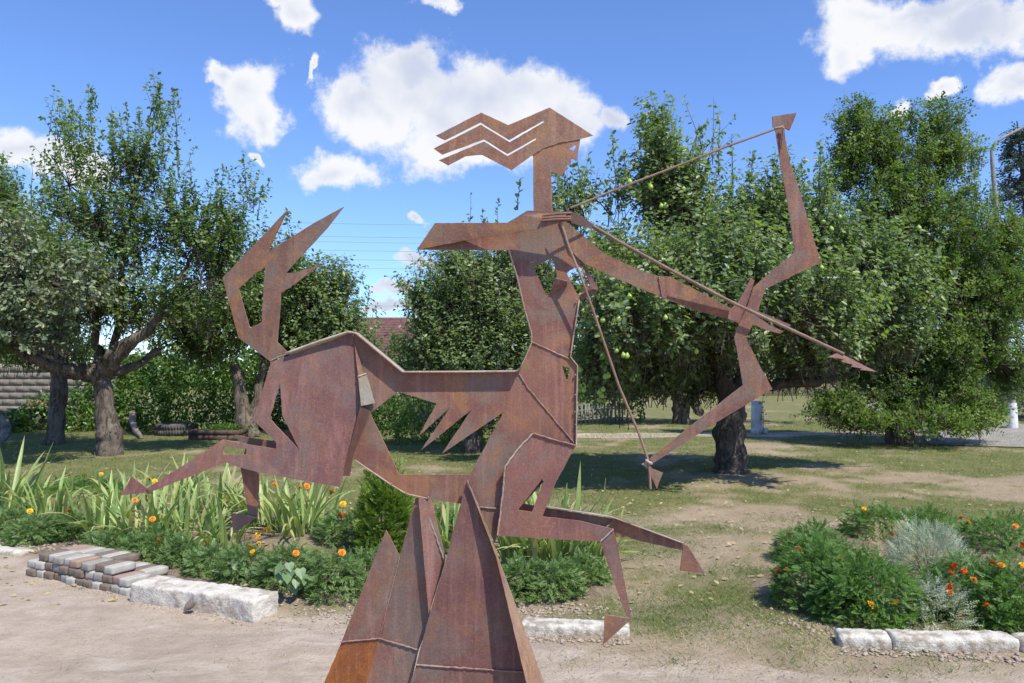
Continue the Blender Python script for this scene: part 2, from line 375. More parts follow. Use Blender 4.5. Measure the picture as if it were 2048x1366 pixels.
def ground_mat(kind):
    t = NT(kind+'_soil')
    big = t.noise(.8, 5, .6); mid = t.noise(6, 7, .65); fine = t.noise(60, 6, .7); peb = t.noise(140, 3, .6)
    sand = t.mix(t.ramp(mid, .35, .65), (.53, .44, .355), (.445, .36, .28))
    sand = t.mix(t.ramp(big, .4, .65), sand, t.mix(1.0, sand, (.84, .83, .82), 'MULTIPLY'))
    sand = t.mix(t.math('MULTIPLY', t.ramp(fine, .4, .7), .35), sand, (.25, .2, .155))
    sand = t.mix(t.math('MULTIPLY', t.ramp(peb, .66, .73), .5), sand, (.62, .57, .5))
    if kind == 'ground':
        a = t.N.new('ShaderNodeAttribute'); a.attribute_name = 'mask'; sp = t.N.new('ShaderNodeSeparateColor'); t.L.new(a.outputs['Color'], sp.inputs[0])
        g = t.mix(t.ramp(t.noise(22, 6, .7), .35, .65), (.115, .125, .045), (.20, .20, .085))
        g = t.mix(t.math('MULTIPLY', t.ramp(t.noise(3, 5, .6), .45, .7), .6), g, (.28, .235, .13))
        dirt = t.mix(t.math('MULTIPLY', t.ramp(t.noise(26, 6, .75), .42, .64), .65), t.mix(1.0, sand, (.80, .76, .71), 'MULTIPLY'), (.27, .235, .13))
        dirt = t.mix(t.math('MULTIPLY', t.ramp(t.noise(2.4, 6, .7), .42, .62), .5), dirt, (.29, .225, .16))
        dirt = t.mix(t.math('MULTIPLY', t.ramp(t.noise(75, 4, .7), .56, .66), .5), dirt, (.48, .41, .28))
        c = t.mix(sp.outputs[0], dirt, g)
        c = t.mix(sp.outputs[1], c, t.mix(t.ramp(mid, .4, .6), (.17, .125, .095), (.26, .2, .155)))
        c = t.mix(sp.outputs[2], c, sand)
    else:
        c = t.mix(t.math('MULTIPLY', t.ramp(t.noise(3.2, 5, .65, (.35, 1.6, 1), .8), .46, .66), .5), sand, (.335, .275, .22))
        c = t.mix(t.math('MULTIPLY', t.ramp(t.noise(2.1, 4, .6, (.5, 1.3, 1), 1.2), .52, .68), .5), c, (.56, .49, .42))
    t.bump(t.math('ADD', t.math('MULTIPLY', mid, 1.2), t.math('ADD', t.math('MULTIPLY', fine, .5), t.math('MULTIPLY', peb, .2))), .9, .03)
    return t.fin(c, .95, .15)
M_GROUND = ground_mat('ground'); M_SAND = ground_mat('path')
xs = np.unique(np.concatenate([np.linspace(-600, -40, 15), np.linspace(-40, -12, 60), np.linspace(-12, 12, 230), np.linspace(12, 40, 60), np.linspace(40, 600, 15)]))
ys = np.unique(np.concatenate([np.linspace(-60, -2, 12), np.linspace(-2, 4, 30), np.linspace(4, 12, 150), np.linspace(12, 30, 70), np.linspace(30, 70, 50), np.linspace(70, 1200, 16)]))
X, Y, Fq = tri_grid(xs, ys)
def bedh(x, y): return soil(x, y)*.045
Z = hgt(X, Y)+bedh(X, Y)
g = MB().add(np.stack([X, Y, Z], -1), Fq)
ground = obj('ground', g, M_GROUND, smooth=True, kind='structure')
ca = ground.data.color_attributes.new('mask', 'FLOAT_COLOR', 'POINT')
cc = np.zeros((X.size, 4)); cc[:, 0] = grassy(X, Y).ravel(); cc[:, 1] = np.where(Y < 15, soil(X, Y), 0).ravel()
cc[:, 2] = np.clip((path_edge(X)-Y)*3+.6+(fbm(X*4, Y*4)-.5)*2, 0, 1).ravel(); cc[:, 3] = 1
ca.data.foreach_set('color', cc.ravel().astype(np.float32))
def HZ(x, y): return float(hgt(np.array([x]), np.array([y]))[0]+bedh(np.array([x]), np.array([y]))[0])
def GG(px, py):
    p = G(px, py); p[2] = HZ(p[0], p[1]); return p
# sandy path in the foreground
xs2 = np.linspace(-7, 6, 230); t01 = np.linspace(0, 1, 90)
Xp = np.repeat(xs2[None, :], 90, 0); e = path_edge(xs2)+(fbm(xs2*2.5, xs2*0+3, 4)-.5)*.35-.06
Yp = -3+(e[None, :]+3)*t01[:, None]
i = np.arange(89)[:, None]*230+np.arange(229)[None, :]
pm = MB().add(np.stack([Xp, Yp, hgt(Xp, Yp)+bedh(Xp, Yp)+.008*np.clip((1-t01[:, None])*30, .15, 1)], -1), np.stack([i, i+1, i+231, i+230], -1).reshape(-1, 4))
obj('path', pm, M_SAND, smooth=True, kind='structure')
# far dirt path, road and kerb
def strip(name, a, b, w, mat, z=.006, n=60, wob=.25):
    a = np.array(a); b = np.array(b); tt = np.linspace(0, 1, n)[:, None]; c = a*(1-tt)+b*tt; d = nrm(b-a); nn = np.array((-d[1], d[0]))
    w1 = w/2+(fbm(tt[:, 0]*9, tt[:, 0]*0, 3)-.5)[:, None]*wob*2; w2 = w/2+(fbm(tt[:, 0]*9, tt[:, 0]*0+7, 3)-.5)[:, None]*wob*2
    lanes = [c-nn*w1*k for k in (1, .5, 0)]+[c+nn*w2*k for k in (.5, 1)]
    V = np.stack([np.concatenate([l, (hgt(l[:, 0], l[:, 1])+z)[:, None]], 1) for l in lanes], 0)
    m = MB(); q = np.arange(4)[:, None]*n+np.arange(n-1)[None, :]
    m.add(V, np.stack([q, q+1, q+n+1, q+n], -1).reshape(-1, 4)); return obj(name, m, mat, smooth=True, kind='structure')
strip('dirt_path', G(1060, 872)[:2], G(1990, 866)[:2], 1.5, M_SAND)
M_ROAD = simple('worn_road', (.33, .30, .27), (.26, .24, .22), 4, .95, .15)
strip('road', (10.9, 17), (19.5, 40), 3.6, M_ROAD, .02, wob=.02)

# ------------------------------------------------------------------ sculpture
D0 = 2.6
S = thing('centaur_archer_sculpture', 'rusty welded steel sculpture of a centaur archer drawing a bow above a spiked base', 'sculpture', (0.0, D0, 0))
def outline(pts, step=9.0, jit=.45):
    o = []
    n = len(pts)
    for i in range(n):
        a = np.array(pts[i], float); b = np.array(pts[(i+1) % n], float); L = np.linalg.norm(b[:2]-a[:2]); k = max(1, int(L/step))
        for q in range(k):
            p = a+(b-a)*q/k
            if q: p[:2] += rs.uniform(-jit, jit, 2)
            o.append(p)
    return o
def plate(name, pts, holes=(), d=0.0, th=.006, mat=None, parent=None, label=None, jit=.4):
    """pts: photograph-plane outline (px,py[,forward offset in m]); th: plate thickness"""
    mat = mat or M_RUST
    loops = [outline([tuple(p)+((d,) if len(p) == 2 else ()) for p in L_], 9, jit) for L_ in [pts]+list(holes)]
    front = [[P(p[0], p[1], D0+p[2]) for p in L_] for L_ in loops]
    tri = tessellate_polygon([[Vector((p[0], -p[1], 0)) for p in L_] for L_ in loops])
    flat = np.array([q for L_ in front for q in L_]); n = len(flat)
    nn = np.array((0, 1., 0)); back = flat+nn*th
    T = np.array([t for t in tri if len(set(t)) == 3])
    # orient front faces to the camera
    A, B, Cc = flat[T[:, 0]], flat[T[:, 1]], flat[T[:, 2]]
    s = np.cross(B-A, Cc-A)[:, 1]; T[s > 0] = T[s > 0][:, ::-1]
    m = MB(); m.add(flat, T); m.add(back, T[:, ::-1])
    k = 0
    for L_ in front:
        q = np.array(L_); c = len(q); m.add(np.concatenate([q, q+nn*th]), [(a, (a+1) % c, (a+1) % c+c, a+c) for a in range(c)], 1)
    return obj(name, m, [mat, M_EDGE], parent or S, label=label)
def weld(pts, r=.0032, parent=None, mat=None, name='weld_seam'):
    w = []
    for i in range(len(pts)-1):
        a = np.array(P(pts[i][0], pts[i][1], D0+pts[i][2])); b = np.array(P(pts[i+1][0], pts[i+1][1], D0+pts[i+1][2])); k = max(3, int(np.linalg.norm(b-a)/.007))
        for q in range(k): w.append(a+(b-a)*q/k+rs.uniform(-.0009, .0009, 3))
    w.append(b)
    rr = r*.82*(1+.2*np.sin(np.arange(len(w))*1.9)+rs.uniform(-.15, .15, len(w)))
    return obj(name, MB().tube(w, rr, 6), mat or M_WELD, parent or S, smooth=True)
def ribbon(name, pts, d0=-.03, d1=.025, th=.005, mat=None, parent=None):
    """flat bar bent along an outline, its edge towards the camera"""
    q = []
    for i in range(len(pts)-1):
        a = np.array(pts[i], float); b = np.array(pts[i+1], float); k = max(1, int(np.linalg.norm(b-a)/12))
        for j in range(k): q.append(a+(b-a)*j/k)
    q.append(np.array(pts[-1], float)); q = np.array(q); t = nrm(np.gradient(q, axis=0)); nn = np.stack([t[:, 1], -t[:, 0]], 1)
    hp = th*F/D0/2; m = MB(); n = len(q); V = []
    for dd in (d0, d1):
        for s in (-1, 1):
            V.append([P(*(q[i]+nn[i]*s*hp), D0)+np.array((0, dd, 0)) for i in range(n)])
    V = np.array(V).reshape(-1, 3); f = []
    for a, b in ((0, 1), (1, 3), (3, 2), (2, 0)):
        f += [(a*n+i, a*n+i+1, b*n+i+1, b*n+i) for i in range(n-1)]
    f += [(0, n, 3*n, 2*n), (n-1, 2*n-1+0, 4*n-1, 3*n-1)]
    return obj(name, m.add(V, f), mat or M_RIM, parent or S)
# --- horse body with the chest and the upper arm, one big plate
body = plate('body_plate', [
    (708,664),(809,743),(1037,742),(1053,710),(1063,684),(1062,667),(1049,618),(1035,557),(1022,513),(1018,500),(834,499),(870,446),(1015,446),(1054,422),(1128,424),
    (1131,443),(1160,466),(1171,475),(1180,500),(1172,529),(1163,532),(1174,562),(1177,575),(1163,592),(1158,595),(1161,600),(1153.5,632),(1147.5,667),(1140.6,714),(1154.5,731),(1153,800),(1152,892),
    (1000,1060),(989,1086),(959,1015),(924,1008),(858,997),(813,987),(783,969),(711,920),(690,905),(700,760)],
    holes=[
     [(740,826),(796,783.5),(873,807),(836.7,872.8),(901,814),(841,901.5),(943.5,819),(883,908),(1007.4,824),(990,857),(939,949),(798.6,949)],
     [(1068,535),(1102,515.6),(1108,527),(1113.7,548),(1112.5,557),(1097.3,590),(1090,586.6),(1079.7,562)],
     [(1132.4,544.4),(1152,534),(1163,534),(1171,562),(1174,573),(1160,591),(1157,592),(1145.3,571.4)],
     [(1124.2,732),(1139.4,735.4),(1134.8,766)]], d=0.0, mat=M_RUST)
ribbon('back_rim', [(577,707),(640,684),(700,664.5),(715,667),(762,706),(808,744),(920,743.5),(1030,742.5),(1037,741)], -.034, .03, .0065, parent=body)
ribbon('waist_rim', [(1038,741),(1053,710),(1063,686),(1063,667),(1049,618),(1035,557),(1022,513),(1018,500)], -.012, .03, .0035, parent=body)
ribbon('belly_rim', [(1158,600),(1153.5,632),(1147.5,667),(1140.6,714),(1154.5,731),(1153,800),(1152,889)], -.010, .03, .0035, parent=body)
ribbon('lower_rim', [(711,920),(783,969),(813,987),(858,997)], -.012, .02, .003, parent=body)
weld([(1063,684,-.002),(1100,701,-.002),(1141,719,-.002)], .0035, body)
weld([(1038,748,-.002),(1055,775,-.002),(1096,824,-.002),(1149,887,-.002)], .003, body)
weld([(1112,558,-.003),(1134,562,-.003)], .0025, body); weld([(1098,590,-.002),(1132,570,-.002)], .0018, body)
weld([(959,1015,-.004),(1000,1017,-.004)], .0035, body)
sp = MB()
for (x, y) in [(1021,503),(1036,566),(1044,594),(1051,620),(1056,645),(1062,663),(1063,676),(1154,600),(1153,634),(1148,667),(1141,705),(1151,750),(1151,790),(1150,824),(1152,850),(849,745.5),(899,746),(961,746.5),(810,744),(1037,741),(784,968),(813,986),(857,995),(600,698),(620,690),(652,679),(762,712),(735,690)]:
    c = P(x, y, D0-.006); sp.tube([c+(-.004, 0, 0), c+(-.001, -.003, 0), c+(.003, 0, .001)], [.001, .0048, .001], 6)
obj('weld_spots', sp, M_WELD, body, smooth=True, kind='stuff')
# breast: a folded strip standing off the plate
plate('breast_plate', [(1161,528,0),(1166,524,-.02),(1197,577,-.05),(1192,580,-.05),(1184,577,-.045),(1168,538,-.015)], th=.004, mat=M_RUST_R)
plate('breast_plate', [(1161,593,-.004),(1176,576,-.01),(1197,577,-.05),(1194,583,-.05),(1163,601,-.004)], th=.004, mat=M_RUST_O)
plate('breast_plate', [(1098,590,-.004),(1112,558,-.03),(1134,563,-.03),(1134,572,-.004)], th=.004, mat=M_RUST_R)
# --- neck, face and hair
head = plate('face_and_neck', [(1067,424),(1066.6,380),(1066,313),(1064,300),(1085,285),(1160,270),(1160.8,278),(1157,300),(1154.2,319.4),(1142.9,316.5),(1142,328),(1132.3,329),(1136.3,336.5),(1128.4,342.3),(1124.4,352),(1103.5,343),(1097.5,321.8),(1097,323),(1102,343),(1105.5,424)],
    holes=[[(1136.3,297),(1150.8,289.1),(1152.1,292.3),(1147.6,302)]], d=-.002, mat=M_RUST_O, jit=.3)
hair = plate('hair_plate', [(1186.4,271.2),(1099.4,215),(1016.4,250),(962.3,225),(871.4,271.2),(889.8,280.4),(961,244.8),(1018.2,279.9),(1086.7,241.5),(1087.5,244.3),
    (1019.2,284.4),(962,249.2),(867.4,297),(884.6,309.4),(967.6,278.5),(1014.8,308),(1071.7,276.4),(1072.3,279),(1015.3,312),(968.4,282.9),(877.5,320.5),(896.4,331),(930.7,312.5),(963.7,309.4),(1023.5,340.2),(1063.8,310.7),(1086,296),(1120,284.5),(1161,278)],
    d=-.0045, th=.0023, mat=M_RUST_O, jit=.35)
weld([(1064,311,-.004),(1086,296,-.004),(1120,285,-.004),(1160,278,-.004)], .0016, hair)
# --- drawing arm: forearm standing off the chest
fore = plate('forearm_plate', [(x_, y_, -.004-.072*min(1, max(0, (x_-845)/235))) for x_, y_ in [(833,499.5),(870,446),(1015,445.5),(1054.6,421),(1141,424),(1142,428),(1086,430),(1079,457),(928,481)]], mat=M_RUST_O)
hand = plate('hand_plate', [(1079,457,-.079),(1086,429,-.079),(1100,432,-.079),(1090,436,-.079),(1141,431,-.076),(1142,441,-.076),(1123,444,-.077)], mat=M_RUST_R)
for k, (y0, y1) in enumerate(((431, 426), (436.5, 433.5), (441.5, 438))):
    a = P(1087-k*3, y0, D0-.086); b = P(1143, y1, D0-.084)
    obj('finger', MB().tube([a, a*.5+b*.5+np.array((0, -.004, .001)), b], [.0032, .0045, .0035], 5), M_RUST_R, hand)
weld([(835,499,-.006),(870,447,-.010)], .002, fore)
# --- bow arm
arm = plate('bow_arm_plate', [(1120,440),(1131,443),(1160,466),(1207,506),(1279,540),(1318,552),(1340,553),(1461,615.5),(1478,626),(1474,640),(1456,637),(1384,618),(1325,595),(1240,559),(1168,527),(1140,500)], d=-.008, mat=M_RUST_O)
plate('forearm_fold', [(1335,592,-.012),(1458,622,-.03),(1457,638,-.006),(1384,619,-.006)], th=.004, mat=M_RUST_R, parent=arm)
weld([(1318,553,-.011),(1321,575,-.011),(1325,594,-.011)], .0022, arm)
bh = plate('bow_hand', [(1457,622),(1478,603),(1503,555.7),(1509,561),(1496,606),(1512,620),(1582,650),(1577,656),(1512,632),(1540,650),(1567,663),(1560,667),(1537,661),(1503,648),(1478,646),(1456,637)], d=-.018, mat=M_RUST_R)
# --- bow, string, arrow
bow = plate('bow', [(1551,258),(1569,258),(1571,280),(1579.6,323),(1600.8,386.8),(1641.5,525),(1530.8,577.8),(1518,616),(1509.6,641.5),(1491.8,675),(1515.4,723),(1544.8,778),(1432,845),(1306.9,926),(1299,917),(1486.2,770.2),(1476.5,711.8),(1469,674.2),(1479.3,645),(1496.8,607.5),(1507.4,573.6),(1590.2,503.5),(1575.4,403.8),(1564.8,348.6)], d=-.028, mat=M_RUST)
plate('bow_tip', [(1544.8,233),(1593.2,225.5),(1579.6,260.3),(1566,254),(1546,254)], d=-.030, mat=M_RUST, parent=bow)
plate('bow_tip', [(1301,932),(1306,938),(1326,945.4),(1314,977.5),(1301.3,950)], d=-.030, mat=M_RUST_O, parent=bow)
plate('bow_tip', [(1283,928),(1295,922),(1301,932),(1298,940)], d=-.036, mat=M_RIM, parent=bow)
def rod(name, pts, r, mat=M_ROD, parent=None, sides=8):
    p = np.array([P(x, y, D0+d) for x, y, d in pts]); tt = np.linspace(0, len(p)-1, len(p)*7)
    q = np.stack([np.interp(tt, np.arange(len(p)), p[:, c]) for c in range(3)], 1)
    rr = r*(1+.10*(np.arange(len(q)) % 2))
    return obj(name, MB().tube(q, rr, sides), mat, parent or S, smooth=True)
rod('bowstring', [(1563,298,-.036),(1566,270,-.040),(1568,255,-.040),(1556,256,-.044),(1452,293.4,-.05),(1367,327,-.055),(1240,376,-.065),(1141,416,-.075)], .0036)
rod('bowstring', [(1122,444,-.076),(1139,498,-.07),(1160,548,-.066),(1186,620,-.06),(1237,770,-.05),(1279,870,-.044),(1295.7,918,-.042),(1299,945,-.042),(1301,978,-.040)], .0040)
weld([(1291,921,-.045),(1298,924,-.05),(1304,928,-.042)], .006, bow, M_RIM)
weld([(1549,257,-.046),(1560,255,-.046),(1566,252,-.040)], .005, bow, M_WELD)
arrow = rod('arrow_shaft', [(1186,452,-.074),(1240,484.4,-.072),(1350,545,-.068),(1460.8,603.3,-.062),(1579.6,658.5,-.055),(1687,708,-.05)], .0054)
plate('arrowhead', [(1677,705,-.05),(1754,743.5,-.045),(1720,740,-.07),(1724,737,-.066),(1702,733,-.07),(1706,729,-.066),(1684,723,-.07),(1688,719,-.066),(1666,715,-.07),(1654,714.5,-.07)], th=.004, mat=M_RUST_R, parent=arrow)
plate('fletching', [(1129,407,-.074),(1137,420,-.074),(1160,430,-.074),(1189,450,-.074),(1190,458,-.074),(1165,452,-.074),(1143,446,-.074),(1137,430,-.074)], th=.004, mat=M_PLANK, parent=arrow)
# --- tail
tail = plate('tail', [(541,723),(477.2,676),(475,668),(444.9,555.5),(482.2,517),(575.5,418.7),(535.7,503.3),(574.3,479.6),(631.5,443.6),(687.5,413.7),(654,456),(606.7,507),(570.6,546.8),(594.2,544.4),(641.5,528.2),(594.2,564.3),(561.9,585.4),(559.4,624),(554.4,683.7),(578,707)],
    holes=[[(530.8,533.2),(528,560),(523.3,643.9),(499.6,656.3),(477.2,577.2),(507,549.3)]], d=-.004, mat=M_RUST_O)
weld([(541,722,-.008),(558,714,-.008),(577,707,-.008)], .003, tail)
# --- croup and near hind leg, tilted off the body
def cd(x, y): return -.006-.08*max(0, (y-667))/310
cp = [(542,724),(700,667),(705,668.5),(712,720),(714.4,752.7),(721,812),(679,974.5),(516,944.3),(479,934.7),(452,925),(299,984.5),(293,977),(413,901),(445,879),(494,888.6),(552,898),(553,886),(505,838),(522,790)]
croup = plate('croup_and_hind_leg', [(x, y, cd(x, y)) for x, y in cp], holes=[[(x, y, cd(x, y)) for x, y in [(559.8,767),(564.6,830),(599.4,901.5),(538.8,837)]], [(x, y, cd(x, y)) for x, y in [(447,892.8),(493,897.6),(492,909),(447,909.5)]]], mat=M_RUST_R)
plate('hoof', [(263.5,953,-.081),(294,977,-.081),(298,985,-.081),(241,991,-.081)], mat=M_RUST_R, parent=croup)
# side wall closing the croup, and the bare steel patch
def slab3(name, pts, mat, parent, th=(0, .004, 0)):
    v = np.array([P(x, y, D0+d) for x, y, d in pts]); n = len(v); m = MB()
    m.add(v, [list(range(n))]); m.add(v+np.array(th), [list(range(n))[::-1]])
    m.add(np.concatenate([v, v+np.array(th)]), [(a, (a+1) % n, (a+1) % n+n, a+n) for a in range(n)], 1)
    return obj(name, m, [mat, M_EDGE], parent)
slab3('croup_side', [(721,812,-.074),(742,824,-.006),(703,917,-.006),(700,952,-.006),(684,952,-.078)], M_RUST_R, S)
slab3('gusset', [(709,690,-.02),(728,746,-.012),(716,753,-.045)], M_RUST_O, S)
slab3('steel_patch', [(716,753,-.045),(732,746,-.010),(750,806,-.012),(722,812,-.076)], M_ZINC, S)
weld([(716,753,-.047),(732,747,-.012)], .004, None, M_RIM)
# far hind leg
fh = plate('far_hind_leg', [(469.6,869.5),(500,876),(545,882),(600,840),(620,900),(600,950),(518,944),(514.7,1034.5),(497,1031.3),(481,935),(490,900)], d=.05, mat=M_RUST)
plate('hoof', [(461.5,1026.5),(513,1034.5),(466.4,1067.7)], d=.046, mat=M_RUST, parent=fh)
weld([(494,1031,.044),(514,1035,.044)], .003, fh)
# --- near foreleg
fl = plate('near_foreleg', [(1066.5,867),(1151.4,891.8),(1110.5,968),(1085,1033),(1160,1042),(1226,1058),(1201,1083.5),(1085,1077),(994,1071),(998,1040),(1005,991),(1010.3,933)], holes=[[(1036,1020),(1084,958),(1087,963),(1064,1024)]], d=-.026, mat=M_RUST_R)
sh = plate('shin', [(1201,1083.5,-.026),(1227.5,1058,-.026),(1234,1085,-.03),(1263,1237,-.05),(1252,1231,-.05),(1222,1147,-.036)], mat=M_RUST_R, parent=fl)
plate('hoof', [(1210,1229.3,-.054),(1263.5,1238,-.054),(1206.4,1289,-.054)], mat=M_RUST_O, parent=sh)
weld([(1067,867,-.030),(1110,880,-.030),(1151,891,-.030)], .0042, fl)
weld([(1010,933,-.030),(1005,991,-.030),(995,1070,-.030)], .004, fl, M_RIM)
weld([(1201,1083,-.030),(1227,1058,-.030)], .003, fl, M_RIM)
weld([(1010,933,-.028),(1040,893,-.028),(1066,867,-.028)], .0036, fl, M_RIM)
# --- far foreleg
ff = plate('far_foreleg', [(1020,1003),(1088,1015),(1227,1038),(1232,1071),(1216,1083),(1020,1070)], d=.055, mat=M_RUST)
fs = plate('shin', [(1227.5,1037,.052),(1376,1092,.05),(1366,1101,.05),(1231,1071,.052)], mat=M_RUST, parent=ff)
plate('hoof', [(1366,1094,.046),(1375,1091,.046),(1409.5,1147.5,.046),(1360,1141.5,.046)], mat=M_RUST, parent=fs)
ribbon('top_rim', [(1088,1016),(1227,1038),(1374,1092)], .03, .056, .003, parent=ff)
weld([(1214,1054,.045),(1228,1039,.045)], .0035, ff)
# --- base of folded spikes, reaching the ground
base_a = plate('base_spike', [(772,1060.4,.0),(799.6,1113,.03),(758.8,1277,.03),(682.5,1284,0)], mat=M_RUST_B)
plate('base_foot_plate', [(682.5,1285.5,0),(758.5,1278.5,.03),(733,1366,.03),(628,1730,.03),(500,1730,0),(648,1366,0)], mat=M_RUST_HOT, parent=base_a)
base_b = plate('base_spike', [(831,996,.0),(838,996,0),(862,1240,-.0),(837,1300,.0),(758.8,1277,.03),(799.6,1112.7,.03)], mat=M_RUST_B)
plate('base_foot_plate', [(758.8,1278.5,.03),(837,1301.5,0),(822,1366,0),(725,1730,0),(628,1730,.03),(733,1366,.03)], mat=M_RUST_B, parent=base_b)
base_c = plate('base_flange', [(837,997,-.022),(862,997,0),(891,1116,.0),(888,1132,.0),(861,1217,-.02),(858,1235,-.024)], mat=M_RUST_R)
base_d = plate('base_spike', [(933.5,961,-.036),(940,961,-.036),(970,1050,-.036),(1000,1140,-.036),(1049,1344,-.036),(832.3,1330,-.036),(855,1243,-.036),(892.7,1116,-.036)], mat=M_RUST_R)
plate('base_foot_plate', [(832.3,1331.5,-.036),(1049,1345.5,-.036),(1142,1730,-.036),(705,1730,-.036),(820,1366,-.036)], mat=M_RUST_B, parent=base_d)
base_e = plate('base_flange', [(933.5,960,-.046),(958,1014,-.042),(992.3,1103,-.036),(1088.6,1366,-.036),(1222,1730,-.036),(1136,1730,-.20),(1053,1366,-.145),(992,1112,-.085)], mat=M_EDGE, th=.005)
weld([(845,998,-.008),(860,1040,-.006),(889,1122,-.006)], .0045, base_c, M_ZINC)
weld([(934,961,-.05),(958,1018,-.05)], .0045, base_e, M_WELD)
weld([(682,1284,-.003),(758.8,1277,.027)], .0038, base_a); weld([(758.8,1277,.027),(837,1300,-.004)], .0038, base_b)
weld([(832,1330,-.039),(940,1337,-.039),(1046,1344,-.039)], .004, base_d)
weld([(799,1114,.027),(758.8,1277,.027)], .002, base_b)

# ------------------------------------------------------------------ foliage machinery
LEAF4 = (np.array([(0,0,0),(-.26,.35,.07),(-.22,.68,.06),(0,1,-.03),(.22,.68,.06),(.26,.35,.07)]), np.array([(0,1,2,3),(0,3,4,5)]))
LEAF2 = (np.array([(0,0,0),(-.27,.45,.08),(0,1,0),(.27,.45,.08)]), np.array([(0,1,2),(0,2,3)]))
def spray(n=7, w=.09, l=.45):
    v = []; f = []
    for k in range(n):
        y = .15+.75*k/(n-1); s = (-1 if k % 2 else 1); ang = s*(1.0-.55*k/(n-1)); L_ = l*(1-.45*k/(n-1))
        if k == n-1: ang = 0
        dx, dy = math.sin(ang)*L_, math.cos(ang)*L_; px_, py_ = -math.cos(ang)*w/2, math.sin(ang)*w/2
        b = len(v); v += [(0, y, 0), (dx*.5+px_, y+dy*.5+py_, .03), (dx, y+dy, -.02), (dx*.5-px_, y+dy*.5-py_, .03)]
        f += [(b, b+1, b+2, b+3)]
    return np.array(v), np.array(f)
SPRAY = spray(6, .15, .5); FEATHER = spray(11, .10, .34); CLUST = spray(3, .34, .6)
BLADE = (np.array([(-.04,0,0),(.04,0,0),(-.005,1,.14)]), np.array([(0,1,2)]))
def scatter(m, O, D, N, size, tmpl, mi=0):
    V, Fc = tmpl; D = nrm(D); Xa = nrm(np.cross(D, N)); Nn = np.cross(Xa, D); n = len(O); s = np.asarray(size).reshape(-1, 1, 1)
    v = O[:, None, :]+s*(V[None, :, 0:1]*Xa[:, None, :]+V[None, :, 1:2]*D[:, None, :]+V[None, :, 2:3]*Nn[:, None, :])
    f = Fc[None]+np.arange(n)[:, None, None]*len(V)
    m.add(v.reshape(-1, 3), f.reshape(-1, Fc.shape[1]), mi)
def rnd3(n): return nrm(rs.normal(size=(n, 3)))
UP = np.array((0, 0, 1.))
def curve3(a, b, sag, n=6, j=.08):
    tt = np.linspace(0, 1, n)[:, None]; p = a*(1-tt)+b*tt; p += sag*np.sin(tt*math.pi); L = np.linalg.norm(b-a)
    p[1:-1] += rs.normal(size=(n-2, 3))*j*L*.25; return p
